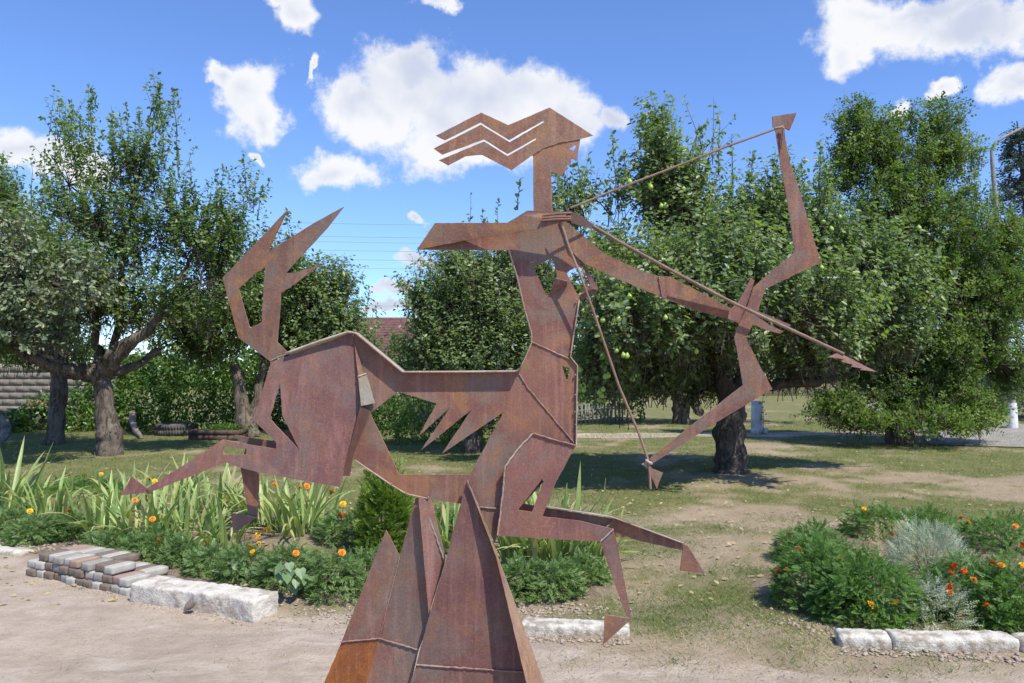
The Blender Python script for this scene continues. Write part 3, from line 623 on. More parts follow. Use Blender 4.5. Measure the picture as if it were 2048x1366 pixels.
def make_tree(name, label, base_px, D, trunk, ells, ntw, lpt, lsize, lmat, limbs=(), shoots=(), rd=None, tmpl=LEAF4, up=.8, twl=(.35, .8), nlimb=22, group=None, cat='tree', droop=.35, hole=.42, barkm=None, limbm=None, shell=.45, rad=.2, twr=.006, fill=1.0):
    bx = P(base_px, 745, D); bx[2] = HZ(bx[0], bx[1])-.03
    T = thing(name, label, cat, bx, group=group)
    tm = MB()
    tp = np.array([P(x, y, D+d) for x, y, d, r in trunk]); tp[0][2] = bx[2]; tr = np.array([q[3] for q in trunk])
    k = (len(tp)-1)*6+1; ti = np.linspace(0, len(tp)-1, k)
    tq = np.stack([np.interp(ti, np.arange(len(tp)), tp[:, c]) for c in range(3)], 1); trr = np.interp(ti, np.arange(len(tp)), tr)
    tm.tube(tq, trr*(1+.06*np.sin(ti*7)), 14, jit=.10)
    obj('trunk', tm, barkm or M_BARK, T, smooth=True)
    E = []
    for e in ells:
        cx, cy, rx, ry = e[:4]; dd = e[4] if len(e) > 4 else 0; s = (D+dd)/F
        rdd = (e[5] if len(e) > 5 else (rd if rd else (rx+ry)/2*s)); E.append((P(cx, cy, D+dd), np.array((rx*s, rdd, ry*s))))
    lm = MB(); tips = []
    for L_ in limbs:
        p = np.array([P(x, y, D+d) for x, y, d, r in L_]); r = np.array([q[3] for q in L_]); kk = (len(p)-1)*5+1; ti = np.linspace(0, len(p)-1, kk)
        q = np.stack([np.interp(ti, np.arange(len(p)), p[:, c]) for c in range(3)], 1); q[1:-1] += rs.normal(size=(kk-2, 3))*.02
        lm.tube(q, np.interp(ti, np.arange(len(p)), r), 8, jit=.12); tips += [(q[i], np.interp(i, np.arange(kk), np.interp(ti, np.arange(len(p)), r))) for i in range(kk//3, kk, 2)]
    if not tips: tips = [(tq[-1], tr[-1]), (tq[int(k*.75)], tr[-1])]
    vol = np.array([e[1].prod()**.8 for e in E]); vol /= vol.sum()
    for j in range(nlimb):
        e = E[rs.choice(len(E), p=vol)]; tgt = e[0]+e[1]*rnd3(1)[0]*rs.uniform(.3, .85)
        ds = [np.linalg.norm(t_[0]-tgt)+2.0*max(0, t_[0][2]-tgt[2]) for t_ in tips]; s_ = tips[int(np.argmin(ds))]
        r0 = max(.012, min(s_[1]*.7, .06)); q = curve3(s_[0], tgt, np.array((0, 0, .12*np.linalg.norm(tgt-s_[0]))), 7)
        lm.tube(q, np.linspace(r0, r0*.3, 7), 5, cap=False); tips += [(q[3], r0*.7), (q[5], r0*.5), (q[6], r0*.35)]
    tipA = np.array([t_[0] for t_ in tips])
    # leafy twigs through the crown volume
    idx = rs.choice(len(E), size=int(ntw*1.8), p=vol); c = np.array([E[i][0] for i in idx]); r = np.array([E[i][1] for i in idx])
    u = rnd3(len(idx))*(rs.uniform(0, 1, (len(idx), 1))**shell); O = c+r*u
    # thin out by a 3-D noise so that the crown has clumps and gaps
    nz = (vnoise(O[:, 0]*1.6+O[:, 2]*.7, O[:, 2]*1.6+O[:, 1]*.9)*.5+vnoise(O[:, 0]*3.3-O[:, 1]*2.1, O[:, 2]*3.1+O[:, 1])*.5)
    keep = nz > hole*rs.uniform(.75, 1.1, len(nz)); O = O[keep][:ntw]; u = u[keep][:ntw]
    O = O[O[:, 2] > .25]; u = u[:len(O)]; n = len(O)
    dirs = nrm(u*np.array((1, 1, .3))*.5+UP*up+rnd3(n)*.45); Ls = rs.uniform(*twl, n)
    tw = MB()
    # connect every twig with the nearest limb point by a thin stem
    for i in range(n):
        tw.tube(np.array([O[i]-dirs[i]*Ls[i]*.35-UP*.05, O[i], O[i]+dirs[i]*Ls[i]]), [twr*1.3, twr, twr*.3], 3, cap=False)
        if i % 5 == 0:
            q = tipA[np.argmin(((tipA-O[i])**2).sum(1))]; tw.tube(curve3(q, O[i], UP*.03, 4), [.014, .011, .009, .007], 4, cap=False)
    tt = rs.uniform(-.15, 1.05, (n, lpt)); o = O[:, None]+dirs[:, None]*(tt*Ls[:, None])[..., None]
    o = o.reshape(-1, 3)+rs.normal(size=(n*lpt, 3))*.012; dr = np.repeat(dirs, lpt, 0)
    rad_ = nrm(np.cross(dr, rnd3(len(o)))); Dl = nrm(dr*.35+rad_*.85-UP*droop+rnd3(len(o))*.25); Nl = UP*.75+rnd3(len(o))*.75+np.array((.2, -.25, 0))
    cr = MB(); keep = o[:, 2] > .12
    scatter(cr, o[keep], Dl[keep], Nl[keep], lsize*rs.uniform(.5, 1.25, keep.sum()), tmpl)
    # single shoots standing out of the crown
    for (x, ytop, ybot, dens) in shoots:
        a = P(x+rs.uniform(-12, 12), ybot, D-.2); b = P(x, ytop, D-.2); q = curve3(a, b, np.zeros(3), 6, .05); tw.tube(q, np.linspace(twr*2, twr*.4, 6), 4, cap=False)
        L_ = np.linalg.norm(b-a); k2 = int(L_*dens); s_ = rs.uniform(0, 1.0, k2)*5; oo = np.stack([np.interp(s_, np.arange(6), q[:, c_]) for c_ in range(3)], 1)
        spread = (.02+.20*(1-s_/5))[:, None] if dens > 60 else .015
        oo = oo+rs.normal(size=oo.shape)*spread*.6; dd = nrm(b-a)[None]
        scatter(cr, oo, nrm(dd*.6+rnd3(k2)*.8-UP*droop*.5), UP*.6+rnd3(k2)*.8, lsize*rs.uniform(.6, 1.1, k2), tmpl)
    obj('branches', lm, limbm or barkm or M_BARK, T, smooth=True, kind=None if limbs else 'stuff')
    obj('twigs', tw, M_TWIG, T, smooth=True, kind='stuff')
    obj('crown', cr, lmat, T, kind='stuff')
    return T, E
G_TREE = 'orchard trees behind the sculpture'
# left big pear
make_tree('fruit_tree', 'tall dark green fruit tree with a thick pale split trunk, left of the tail', 215, 15.7,
    [(217,912,0,.255),(220,872,0,.25),(213,835,0,.19),(206,780,0,.165),(200,740,0,.18)],
    [(150,370,52,95),(170,280,26,60),(290,330,45,85),(312,250,18,50),(215,470,130,90),(230,410,80,70),(410,500,80,80),(465,430,32,60),(500,390,20,30),(60,520,60,60),(200,590,200,90),(400,590,120,85),(80,590,110,90,-1.0),(110,290,28,60),(350,420,70,70),(40,665,70,50,-1.2)],
    2500, 21, .088, L_PEARD, tmpl=LEAF4,
    limbs=[[(200,745,0,.2),(170,748,0,.16),(128,742,-.4,.13),(70,718,-.8,.09),(10,690,-1.2,.06),(-60,650,-1.4,.03)],[(203,742,0,.2),(225,715,-.2,.17),(270,682,-.3,.12),(305,650,-.3,.09),(345,600,-.2,.05)],[(210,745,.2,.1),(260,738,.6,.09),(320,700,1,.06)],[(200,725,0,.12),(195,690,.1,.08),(190,600,.1,.06),(170,450,.1,.04)],[(225,715,.1,.08),(240,640,.2,.07),(245,500,.2,.05),(270,400,.1,.03)],[(345,600,-.2,.05),(380,520,0,.04),(430,440,0,.02)]],
    shoots=[(182,176,340,170),(140,205,340,150),(120,200,330,90),(160,230,330,120),(320,172,340,160),(346,178,270,80),(300,235,330,110),(280,222,350,90),(252,206,350,50),(225,235,360,60),(108,285,420,80),(90,300,430,80),(345,330,460,110),(350,262,330,60),(372,360,470,60),(390,360,480,80),(485,298,400,70),(524,372,440,90),(447,330,420,50),(380,305,420,30),(350,282,360,50),(62,322,430,25),(222,210,330,35),(430,340,470,70)], group=G_TREE, up=1.0, hole=.57)
make_tree('fruit_tree', 'straight dark-trunked fruit tree before the block wall at the left edge', 110, 18.0,
    [(108,890,0,.22),(112,850,0,.18),(118,790,0,.17),(118,720,0,.18)],
    [(20,480,75,100),(-50,500,90,160),(60,560,90,110),(0,640,110,80),(110,680,90,50,.6),(-20,400,40,60),(50,710,90,34,.4),(150,720,50,24,.4)],
    2000, 17, .11, L_PEARD, tmpl=LEAF2, shoots=[(8,305,420,100),(42,360,470,90),(-30,330,440,80)], group=G_TREE, up=1.0)
make_tree('fruit_tree', 'grey-leaved fruit tree reaching in low at the left edge in front of the dark trees', -70, 13.2,
    [(-160,930,0,.2),(-165,830,0,.17),(-150,740,0,.13)],
    [(20,560,80,70),(60,620,80,60),(-60,600,100,90),(30,480,50,50),(110,680,60,40),(150,560,70,70)], 620, 15, .10, L_GREY, tmpl=LEAF4, group=G_TREE, up=.5, droop=.5, nlimb=14, hole=.5)
make_tree('fruit_tree', 'low dark fruit tree with twin crooked trunks, behind the raised hind leg', 490, 20.0,
    [(498,874,0,.30),(492,850,0,.26),(482,800,0,.16),(476,750,0,.14),(468,730,0,.12)],
    [(450,650,95,70),(520,620,70,90),(400,690,90,45),(560,560,45,80),(480,560,60,60),(360,650,80,60)],
    1500, 16, .12, L_PEARD, tmpl=LEAF2, limbs=[[(498,860,0,.2),(508,820,.2,.12),(520,770,.3,.1),(530,720,.3,.07)]], shoots=[(575,422,540,80),(530,455,560,60),(508,470,560,50),(555,500,600,60)], group=G_TREE)
make_tree('fruit_tree', 'rounded small-leaved fruit tree just left of the dip in the horse back', 640, 21.0,
    [(640,868,0,.16),(640,800,0,.14),(640,740,0,.1)],
    [(620,620,80,90),(590,580,50,60),(660,640,60,90),(640,720,110,60),(690,700,50,50),(560,700,60,60)],
    1500, 16, .12, L_PEAR, tmpl=LEAF2, shoots=[(640,496,600,50),(672,520,620,50),(702,560,650,24),(738,572,690,24),(718,600,690,22),(755,605,690,22),(690,540,640,24)], group=G_TREE, hole=.45)
make_tree('pear_tree', 'pear tree filling the gap between the elbow and the horse back', 945, 16.0,
    [(942,906,0,.17),(945,850,0,.14),(948,790,0,.14)],
    [(960,620,95,110),(880,640,62,75),(1000,545,55,50),(920,555,50,50),(955,740,150,75),(1045,650,60,110),(1080,780,60,80),(1095,560,50,50),(860,740,80,60),(845,600,30,40),(930,830,110,45,.5)],
    2500, 19, .092, L_PEAR, tmpl=LEAF2, shoots=[(942,392,520,32),(964,415,520,30),(998,398,520,34),(975,438,520,22),(820,588,650,70),(852,560,640,70),(1040,500,600,60)], group=G_TREE, hole=.42, nlimb=26)
_, E5 = make_tree('pear_tree', 'large pear tree hung with green pears, its thick trunk behind the lower bow limb', 1460, 12.8,
    [(1462,950,0,.27),(1462,920,0,.25),(1458,870,0,.24),(1462,820,0,.22),(1475,780,0,.17)],
    [(1340,390,75,85),(1325,290,30,60),(1395,320,38,55),(1240,420,42,60),(1150,410,40,36),(1360,480,120,100),(1500,480,60,80),(1545,430,50,80),(1530,540,110,100),(1290,600,140,100),(1400,620,140,100),(1650,470,40,90),(1690,560,90,90),(1640,620,120,90),(1780,590,80,80),(1780,690,80,55),(1630,700,110,50),(1225,700,75,90),(1320,740,90,60),(1450,700,90,60),(1190,560,60,80),(1245,820,22,40,-1.0),(1120,450,40,40),(1300,660,120,80,-2.2),(1490,640,120,70,-2.4),(1640,690,90,60,-2.0),(1210,740,60,60,-1.2),(1590,740,90,40,.8),(1450,570,190,90,-1.7),(1260,610,110,80,-1.7),(1620,610,120,80,-1.7),(1400,770,80,40,1.4),(1280,770,70,40,.6)],
    5200, 19, .092, L_PEAR,
    limbs=[[(1470,800,0,.13),(1500,765,.2,.10),(1560,768,.4,.09),(1650,762,.6,.07),(1720,735,.8,.04)],[(1465,800,0,.2),(1440,740,.1,.14),(1400,650,.2,.1),(1360,500,.2,.06),(1340,350,0,.03)],[(1475,790,0,.15),(1500,700,.2,.12),(1530,560,.1,.08),(1545,420,.1,.04)]],
    shoots=[(1325,212,350,130),(1290,228,340,60),(1400,252,350,80),(1440,240,350,36),(1462,268,370,30),(1225,268,400,100),(1250,300,400,60),(1285,228,300,60),(1505,302,450,70),(1550,325,440,80),(1588,330,430,50),(1640,285,430,90),(1655,330,450,90),(1040,358,420,45),(1125,350,420,50),(1160,345,420,60),(1480,380,450,40),(1610,350,460,60)],
    group=G_TREE, hole=.47, nlimb=40, rd=None, limbm=M_DBARK, barkm=M_MBARK)
TP = [o for o in bpy.data.objects if o.name.startswith('pear_tree') and 'hung' in o.get('label', '')][0]
make_tree('pear_tree', 'small dark pear tree with a sawn side limb, between chest and lower bow limb', 1362, 25.0,
    [(1362,848,0,.28),(1362,820,0,.26),(1360,790,0,.24)],
    [(1320,730,140,60),(1420,720,130,60),(1560,740,90,40),(1200,760,60,50),(1250,740,60,60),(1340,640,150,60),(1500,690,80,60)],
    1300, 14, .15, L_PEARD, tmpl=LEAF2, limbs=[[(1366,800,0,.16),(1385,800,-.5,.15),(1402,825,-1,.13)],[(1360,795,0,.15),(1350,760,0,.12),(1330,720,0,.08)]], group=G_TREE, up=.4)
# juniper, spruce
make_tree('juniper_tree', 'tall spreading juniper with rusty green sprays, at the right behind the pear tree', 1800, 18.0,
    [(1800,888,0,.30),(1795,800,0,.26),(1800,650,0,.2),(1790,450,0,.12),(1780,300,0,.06)],
    [(1725,300,50,80),(1710,250,34,50),(1800,310,70,80),(1885,270,50,70),(1900,330,60,60),(1780,450,110,110),(1880,480,110,120),(1950,430,50,60),(1960,560,80,130),(1860,640,130,130),(1985,680,60,120),(2020,560,40,110),(2000,460,40,60),(2010,740,50,80),(1770,560,100,110),(1700,700,80,60),(1760,690,90,70),(1900,730,110,80),(1760,790,120,80),(1880,800,120,70),(1960,780,60,70),(1690,760,55,50),(1680,360,36,70),(1650,800,40,50),(1700,835,60,40,-.6),(1780,850,90,36,-1.0),(1860,855,90,32,-1.2),(1940,845,60,40,-.6),(1985,800,40,50),(1640,850,40,30,-.6)],
    5600, 10, .15, L_THUJA, tmpl=CLUST, shoots=[(1716,188,300,60),(1888,190,300,60),(1922,215,300,60),(1780,212,300,60),(1742,200,290,50),(1865,225,300,50),(1850,240,320,50),(1945,300,400,50)], up=.45, droop=-.05, nlimb=46, hole=.41, twl=(.2, .45), shell=.4)
sp_ = thing('blue_spruce', 'blue-grey spruce behind the lamp post at the right edge', 'tree', (P(2075, 745, 28)[0], 28, 0))
tmb = MB(); bp = P(2075, 745, 28); top = 10.5; tmb.tube([(bp[0], 28, -.1), (bp[0], 28, 4), (bp[0]-.5, 28, top)], [.25, .18, .02], 8); obj('trunk', tmb, M_BARK, sp_, smooth=True)
cm_ = MB(); nb = 520; hh = 1.0+(top-1.3)*rs.uniform(0, 1, nb)**1.35; an = rs.uniform(0, 6.28, nb)
for h_, a_ in zip(hh, an):
    R_ = (top-h_)*.32*rs.uniform(.7, 1.05)+.15; d_ = np.array((math.cos(a_), math.sin(a_), 0)); k_ = 20
    s_ = rs.uniform(.15, 1, k_)[:, None]; c0 = np.array((bp[0]-.5*h_/top, 28, h_)); oo = c0+d_*s_*R_-UP*(s_*R_*.35)+rs.normal(size=(k_, 3))*.07
    scatter(cm_, oo, nrm(d_+rnd3(k_)*.8), UP+rnd3(k_)*.4, rs.uniform(.16, .3, k_), CLUST)
obj('crown', cm_, L_SPRUCE, sp_, kind='stuff')

# pears
def front_y(px, py, E):
    d = pdir(px, py); o = np.array((0, 0, EYE)); best = None
    for c, r in E:
        oo = (o-c)/r; dd = d/r; a = dd@dd; b = 2*oo@dd; cc_ = oo@oo-1; q = b*b-4*a*cc_
        if q > 0:
            t_ = (-b-math.sqrt(q))/(2*a)
            if best is None or t_ < best: best = t_
    return (best or 12.0)*d[1]
pm_ = MB(); prof = [(-.040, .004), (-.034, .022), (-.02, .034), (0, .038), (.018, .03), (.034, .018), (.044, .008), (.052, .002)]
pm_.tube([(0, 0, z) for z, r in prof], [r for z, r in prof], 12); pear_me = pm_.mesh('pear', M_PEAR, True)
z7 = [(240,570),(210,592),(228,615),(212,650),(240,648),(465,470),(490,470),(450,495),(72,575),(100,575),(55,500),(70,430),(275,470),(262,478),(235,72),(322,70),(350,66),(145,183),(385,325),(410,330),(910,295),(1058,503),(688,55),(335,290)]
z6 = [(840,485),(745,565),(875,685),(1010,665),(825,660),(765,815),(995,400),(680,1105),(925,1160),(850,1300),(880,1275),(870,1330),(680,1280),(900,1165)]
z1 = [(1670,620),(1825,655),(1700,715),(1720,708),(1145,775)]
z2 = [(300,420),(70,440),(195,500),(215,498),(955,573),(950,790),(45,385),(145,410),(360,1185),(45,925),(5,885),(215,1025)]
z8 = [(255,840),(305,885),(825,878),(355,815)]
pp = [(1140+x/3.596, 620+y/3.596) for x, y in z7]+[(1000+x/4.267, 480+y/4.267) for x, y in z6]+[(820+x/3.794, 200+y/3.794) for x, y in z1]+[(1240+x/2.3556, 200+y/2.3556) for x, y in z2]+[(1560+x/2.969, 160+y/2.969) for x, y in z8]
for (x, y) in pp:
    Yf = front_y(x, y, E5)-.12; o = inst('pear', pear_me, TP, P(x, y, Yf), (rs.uniform(-.2, .2), rs.uniform(-.2, .2), 0), rs.uniform(.85, 1.15)*Yf/11.5)

# ------------------------------------------------------------------ background: hedge, walls, buildings
def leaf_bank(name, label, cat, boxes, n, size, mat, tmpl=LEAF2, parent=None):
    """dense climbing foliage: leaves over the faces of lumpy mounds"""
    m = MB()
    for (cx, cy, cz, rx, ry, rz, k) in boxes:
        u = rnd3(int(n*k)); u[:, 2] = np.abs(u[:, 2])*1.0; lump = 1+.28*(vnoise(u[:, 0]*4+cx, u[:, 2]*4+cy)-.5)+rs.uniform(-.16, .05, len(u))
        o = np.array((cx, cy, cz))+u*np.array((rx, ry, rz))*lump[:, None]; o = o[o[:, 2] > .02]
        uu = u[:len(o)]; scatter(m, o, nrm(-UP*.5+rnd3(len(o))*.9), uu+UP*.6+rnd3(len(o))*.5, size*rs.uniform(.6, 1.2, len(o)), tmpl)
    o = obj(name, m, mat, kind=None, loc=(boxes[0][0], boxes[0][1], 0)); tag(o, label, cat); return o
HB = []
for i_, px in enumerate(range(230, 960, 52)):
    x = (px-1024)/F*22.8; HB.append((x, 22.8+rs.uniform(-.3, .3), 0, .75, .7, rs.uniform(2.1, 2.7), 1))
leaf_bank('vine_thicket', 'long bank of bright green climbing vines along the back of the garden, left half', 'hedge', HB, 2100, .13, L_HEDGE)
leaf_bank('vine_shrub', 'low green vine growing over rubble in front of the block wall at far left', 'shrub', [((25-1024)/F*21.5, 21.5, 0, .5, .5, .55, 1), ((90-1024)/F*21.8, 21.8, 0, .7, .5, 1.0, 1), ((150-1024)/F*21.8, 21.8, 0, .5, .5, 1.1, 1), ((185-1024)/F*22.4, 22.4, 0, .7, .5, 1.7, 1), ((-30-1024)/F*21, 21, 0, .6, .5, .8, 1)], 900, .12, L_HEDGE)
leaf_bank('bush', 'dark leafy bush low behind the belly opening of the sculpture', 'shrub', [((790-1024)/F*18.5, 18.5, 0, .9, .6, 1.15, 1), ((860-1024)/F*18.8, 18.8, 0, .8, .6, 1.0, 1), ((930-1024)/F*18, 18, 0, .5, .5, .8, .6)], 1500, .10, L_PEARD)
leaf_bank('bush', 'dark shrub beyond the lawn with the grey picket fence in front of it', 'shrub', [((1150-1024)/F*26, 26.5, 0, 1.2, .7, 2.2, 1), ((1220-1024)/F*26, 26.5, 0, 1.1, .7, 1.9, 1)], 1300, .14, L_PEARD)
leaf_bank('tree_belt', 'far belt of trees closing the view behind the garden', 'trees', [((px-1024)/F*75, 75+rs.uniform(-4, 4), 0, 5.5, 3, rs.uniform(3.2, 5.6), 1) for px in range(-260, 2400, 90)], 1100, .6, L_PEARD)['kind'] = 'stuff'
# breeze block wall
wl = thing('block_wall', 'grey breeze block wall behind the trees at far left', 'wall', (P(-60, 745, 24)[0], 24.2, 0))
wx0 = P(-120, 745, 24)[0]; wx1 = P(236, 745, 24)[0]
bm_ = MB().box((0, 0, 0), (.380, .145, .186), jit=.004); bme = bm_.mesh('block', M_BLOCK)
mo = MB().box(((wx0+wx1)/2, 24.22, .92), (wx1-wx0, .15, 1.84)); obj('mortar', mo, M_MORTAR, wl)
for r_ in range(9):
    x = wx0+(.2 if r_ % 2 else .0)
    while x < wx1-.1: inst('block', bme, wl, (x+.2, 24.2+rs.uniform(-.006, .006), .1+r_*.2)); x += .4
def house(name, label, x0, x1, y, dep, wall_h, ridge_h, wmat, rmat, gable_front=False, wins=(), tiles=False):
    T = thing(name, label, 'building', ((x0+x1)/2, y, 0)); cx = (x0+x1)/2
    w = MB().box((cx, y+dep/2, wall_h/2), (x1-x0, dep, wall_h))
    if gable_front: w.add([(x0, y, wall_h), (x1, y, wall_h), (cx, y, ridge_h), (x0, y+dep, wall_h), (x1, y+dep, wall_h), (cx, y+dep, ridge_h)], [(0, 1, 2), (3, 5, 4)])
    else: w.add([(x0, y, wall_h), (x0, y+dep, wall_h), (x0, y+dep/2, ridge_h), (x1, y, wall_h), (x1, y+dep, wall_h), (x1, y+dep/2, ridge_h)], [(0, 1, 2), (3, 5, 4)])
    obj('wall', w, wmat, T)
    r = MB(); ov = .4
    if gable_front: pr = [((x0-ov, wall_h-.3), (cx, ridge_h+.12)), ((cx, ridge_h+.12), (x1+ov, wall_h-.3))]
    else: pr = [((y-ov, wall_h-.25), (y+dep/2, ridge_h+.1)), ((y+dep/2, ridge_h+.1), (y+dep+ov, wall_h-.25))]
    for (a, b) in pr:
        n = 14 if tiles else 1
        for q in range(n):
            s0, s1 = q/n, (q+1)/n; A = np.array(a)*(1-s0)+np.array(b)*s0; B = np.array(a)*(1-s1)+np.array(b)*s1; up_ = .05 if tiles else 0
            hi = a[1] < b[1]
            za = A[1]+(up_ if hi else 0); zb = B[1]+(0 if hi else up_); th = .14
            if gable_front: v = [(A[0], y-ov, za), (B[0], y-ov, zb), (B[0], y+dep+ov, zb), (A[0], y+dep+ov, za)]
            else: v = [(x0-ov, A[0], za), (x0-ov, B[0], zb), (x1+ov, B[0], zb), (x1+ov, A[0], za)]
            v = np.array(v); r.add(np.concatenate([v, v+np.array((0, 0, th))]), [(0, 1, 2, 3), (7, 6, 5, 4), (0, 4, 5, 1), (1, 5, 6, 2), (2, 6, 7, 3), (3, 7, 4, 0)])
    obj('roof', r, rmat, T)
    for (wx, wz, ww, wh) in wins:
        f = obj('window', MB().box((wx, y-.02, wz), (ww+.12, .06, wh+.12)), M_WHITE, T)
        obj('pane', MB().box((wx-ww/4, y-.055, wz), (ww/2-.04, .02, wh-.04)).box((wx+ww/4, y-.055, wz), (ww/2-.04, .02, wh-.04)), M_GLASS, f)
    return T
def XA(px, y): return (px-1024)/F*y
house('long_shed', 'long low building with a maroon tiled roof behind the trees left of centre', XA(540, 36), XA(890, 36), 36, 6, 2.5, 4.05, M_PLASTER, M_ROOF, tiles=True, wins=[(XA(700, 36), 1.5, 1.0, 1.1), (XA(800, 36), 1.5, 1.0, 1.1)])
house('white_house', 'white gabled house with a brown eave, showing behind the pear tree by the torso', XA(915, 34), XA(1150, 34), 34, 8, 5.2, 6.9, M_PLASTER, M_BROWN, gable_front=True, wins=[(XA(985, 34), 3.9, 1.0, 1.2), (XA(1080, 34), 3.9, 1.0, 1.2)])
house('ochre_house', 'pale ochre building far across the lawn behind the bow', XA(1190, 55), XA(1720, 55), 55, 8, 2.9, 4.6, M_YELLOW, M_ROOF, wins=[(XA(p_, 55), 1.5, 1.1, 1.2) for p_ in (1275, 1400, 1500, 1620)])

# ------------------------------------------------------------------ yard objects
def tyre(name, label, c, R, w, tilt=(0, 0, 0), mat=M_TYRE):
    T = thing(name, label, 'tyre', c); T.rotation_euler = tilt
    prof = [(R*.60, -w/2*.75), (R*.68, -w/2), (R*.90, -w/2), (R, -w/2*.8), (R*1.01, 0), (R, w/2*.8), (R*.90, w/2), (R*.68, w/2), (R*.60, w/2*.75), (R*.64, w/4), (R*.66, 0), (R*.64, -w/4)]
    n = 40; v = [(r*math.cos(a), r*math.sin(a), z) for a in np.linspace(0, 2*math.pi, n, endpoint=False) for r, z in prof]; k = len(prof)
    f = [(i*k+j, i*k+(j+1) % k, ((i+1) % n)*k+(j+1) % k, ((i+1) % n)*k+j) for i in range(n) for j in range(k)]
    o = obj('carcass', MB().add(v, f), mat, None, smooth=True, world=False); o.parent = T
    tr = MB()
    for i in range(44):
        a = i*2*math.pi/44
        for z in (-w*.25, w*.25): tr.box((R*1.012*math.cos(a+(.07 if z > 0 else 0)), R*1.012*math.sin(a+(.07 if z > 0 else 0)), z), (.03, R*.09, w*.38), a)
    o = obj('tread', tr, mat, None, world=False, kind='stuff'); o.parent = T
    return T
g_ = G(336, 873); tyre('truck_tyre', 'big black tyre lying flat on the grass right of the thick left trunk', (g_[0], g_[1]+.45, .16), .47, .30)
g_ = G(-6, 893); tyre('car_tyre', 'grey tyre standing on edge, cut by the left edge of the photo', (g_[0]-.14, g_[1], .36), .36, .2, (math.radians(82), 0, math.radians(55)), M_TYREW)
lo_ = thing('fallen_log', 'grey fallen branch slanting on the grass between the trunk and the tyre', 'log', G(262, 870))
obj('limb', MB().tube([G(238, 862)+(0, .8, .55), G(250, 866)+(0, .4, .33), G(270, 870)+(0, 0, .14), G(290, 876)+(0, -.2, .05)], [.10, .09, .075, .05], 9, jit=.12), M_LOG, lo_, smooth=True)
pl_ = thing('wooden_planter', 'low dark wooden planter box on the lawn left of the twin trunks', 'planter', G(428, 882))
c = G(428, 882)
for k, (dx, dy, sx, sy) in enumerate([(0, -.3, 1.2, .04), (0, .3, 1.2, .04), (-.58, 0, .04, .56), (.58, 0, .04, .56)]):
    for q in range(2): obj('plank', MB().box(c+np.array((dx, dy+.3, .07+q*.125)), (sx, sy, .115), jit=.004), M_PLANK, pl_)
obj('soil', MB().box(c+np.array((0, .3, .2)), (1.12, .56, .03), jit=.01), M_MORTAR, pl_)
m_ = MB(); n_ = 700; o_ = c+np.array((.1, .3, .25))+rs.normal(size=(n_, 3))*np.array((.28, .14, .06)); scatter(m_, o_, rnd3(n_)+UP*.3, UP+rnd3(n_)*.6, rs.uniform(.05, .1, n_), LEAF2); obj('leaves', m_, L_HEDGE, pl_, kind='stuff')
tb = thing('slab_table', 'pale slab resting on dark blocks before the block wall at far left', 'table', G(48, 862)); c = G(48, 862)
obj('table_top', MB().box(c+np.array((0, .3, .62)), (1.0, .6, .07), jit=.01), M_SLAB, tb)
for dx in (-.28, .25): obj('leg', MB().box(c+np.array((dx, .3, .29)), (.3, .4, .58), jit=.02), M_TYRE, tb)
o = obj('brick_lump', MB().box(c+np.array((.12, .3, .73)), (.5, .3, .13), jit=.045, taper=.35), M_RUBBLE, loc=c+np.array((.12, .3, .66))); tag(o, 'broken red brick lump lying on the pale slab at far left', 'brick')
# concrete posts, lamp post
p0 = G(1514, 868); ps = thing('white_post', 'short square post painted white on the lawn right of the pear trunk', 'post', p0)
obj('shaft', MB().box(p0+np.array((0, 0, .42)), (.24, .2, .88), .2, jit=.012, taper=.12), M_WHITE, ps); obj('foot', MB().box(p0+np.array((.06, 0, .08)), (.36, .24, .16), .2, jit=.02), M_WHITE, ps)
v_ = MB().tube([p0+(.12, -.12, 0), p0+(.14, -.14, .4), p0+(.1, -.13, .75), p0+(.16, -.1, 1.1)], .006, 4); oo = p0+np.array((.13, -.13, .55))+rs.normal(size=(40, 3))*np.array((.03, .02, .3)); scatter(v_, oo, rnd3(40), UP+rnd3(40), rs.uniform(.05, .09, 40), LEAF2, 1)
obj('vine', v_, [M_TWIG, L_HEDGE], ps)
Yl = 23.0; lp = thing('lamp_post', 'old street lamp post with a curved arm and whitewashed foot, at the right edge', 'lamp post', (XA(2020, Yl), Yl, 0))
b0 = P(2022, 745, Yl); b0[2] = 0; t0 = P(1984, 318, Yl)
obj('pole', MB().tube([b0+(0, 0, .7), b0*.5+t0*.5+np.array((0, 0, .3)), t0], [.11, .09, .055], 12), M_POLE, lp, smooth=True)
obj('foot', MB().tube([b0, b0+(0, 0, .75)], [.15, .13], 12), M_WHITE, lp, smooth=True)
obj('arm', MB().tube([t0, P(1983, 300, Yl), P(1992, 284, Yl), P(2012, 272, Yl), P(2048, 254, Yl), P(2095, 228, Yl)], [.05, .045, .042, .04, .038, .036], 8), M_POLE, lp, smooth=True)
obj('lamp_head', MB().tube([P(2090, 231, Yl), P(2105, 224, Yl), P(2140, 210, Yl), P(2150, 207, Yl)], [.05, .13, .11, .03], 10), M_POLE, lp, smooth=True)
# picket fence
fc = thing('picket_fence', 'small grey picket fence at the far side of the lawn, seen right of the torso', 'fence', G(1195, 850)); a_ = G(1155, 852); b_ = G(1245, 846)
pk = MB().box((0, 0, 0), (.05, .025, .62), jit=.004).mesh('picket', M_GREYPAINT)
for i in range(13):
    t_ = i/12; inst('picket', pk, fc, a_*(1-t_)+b_*t_+np.array((0, 0, .33+rs.uniform(-.03, .03))), (rs.uniform(-.05, .05), rs.uniform(-.06, .06), 0))
for z in (.18, .46): obj('rail', MB().tube([a_+(0, .03, z), b_+(0, .03, z)], .02, 4), M_GREYPAINT, fc)
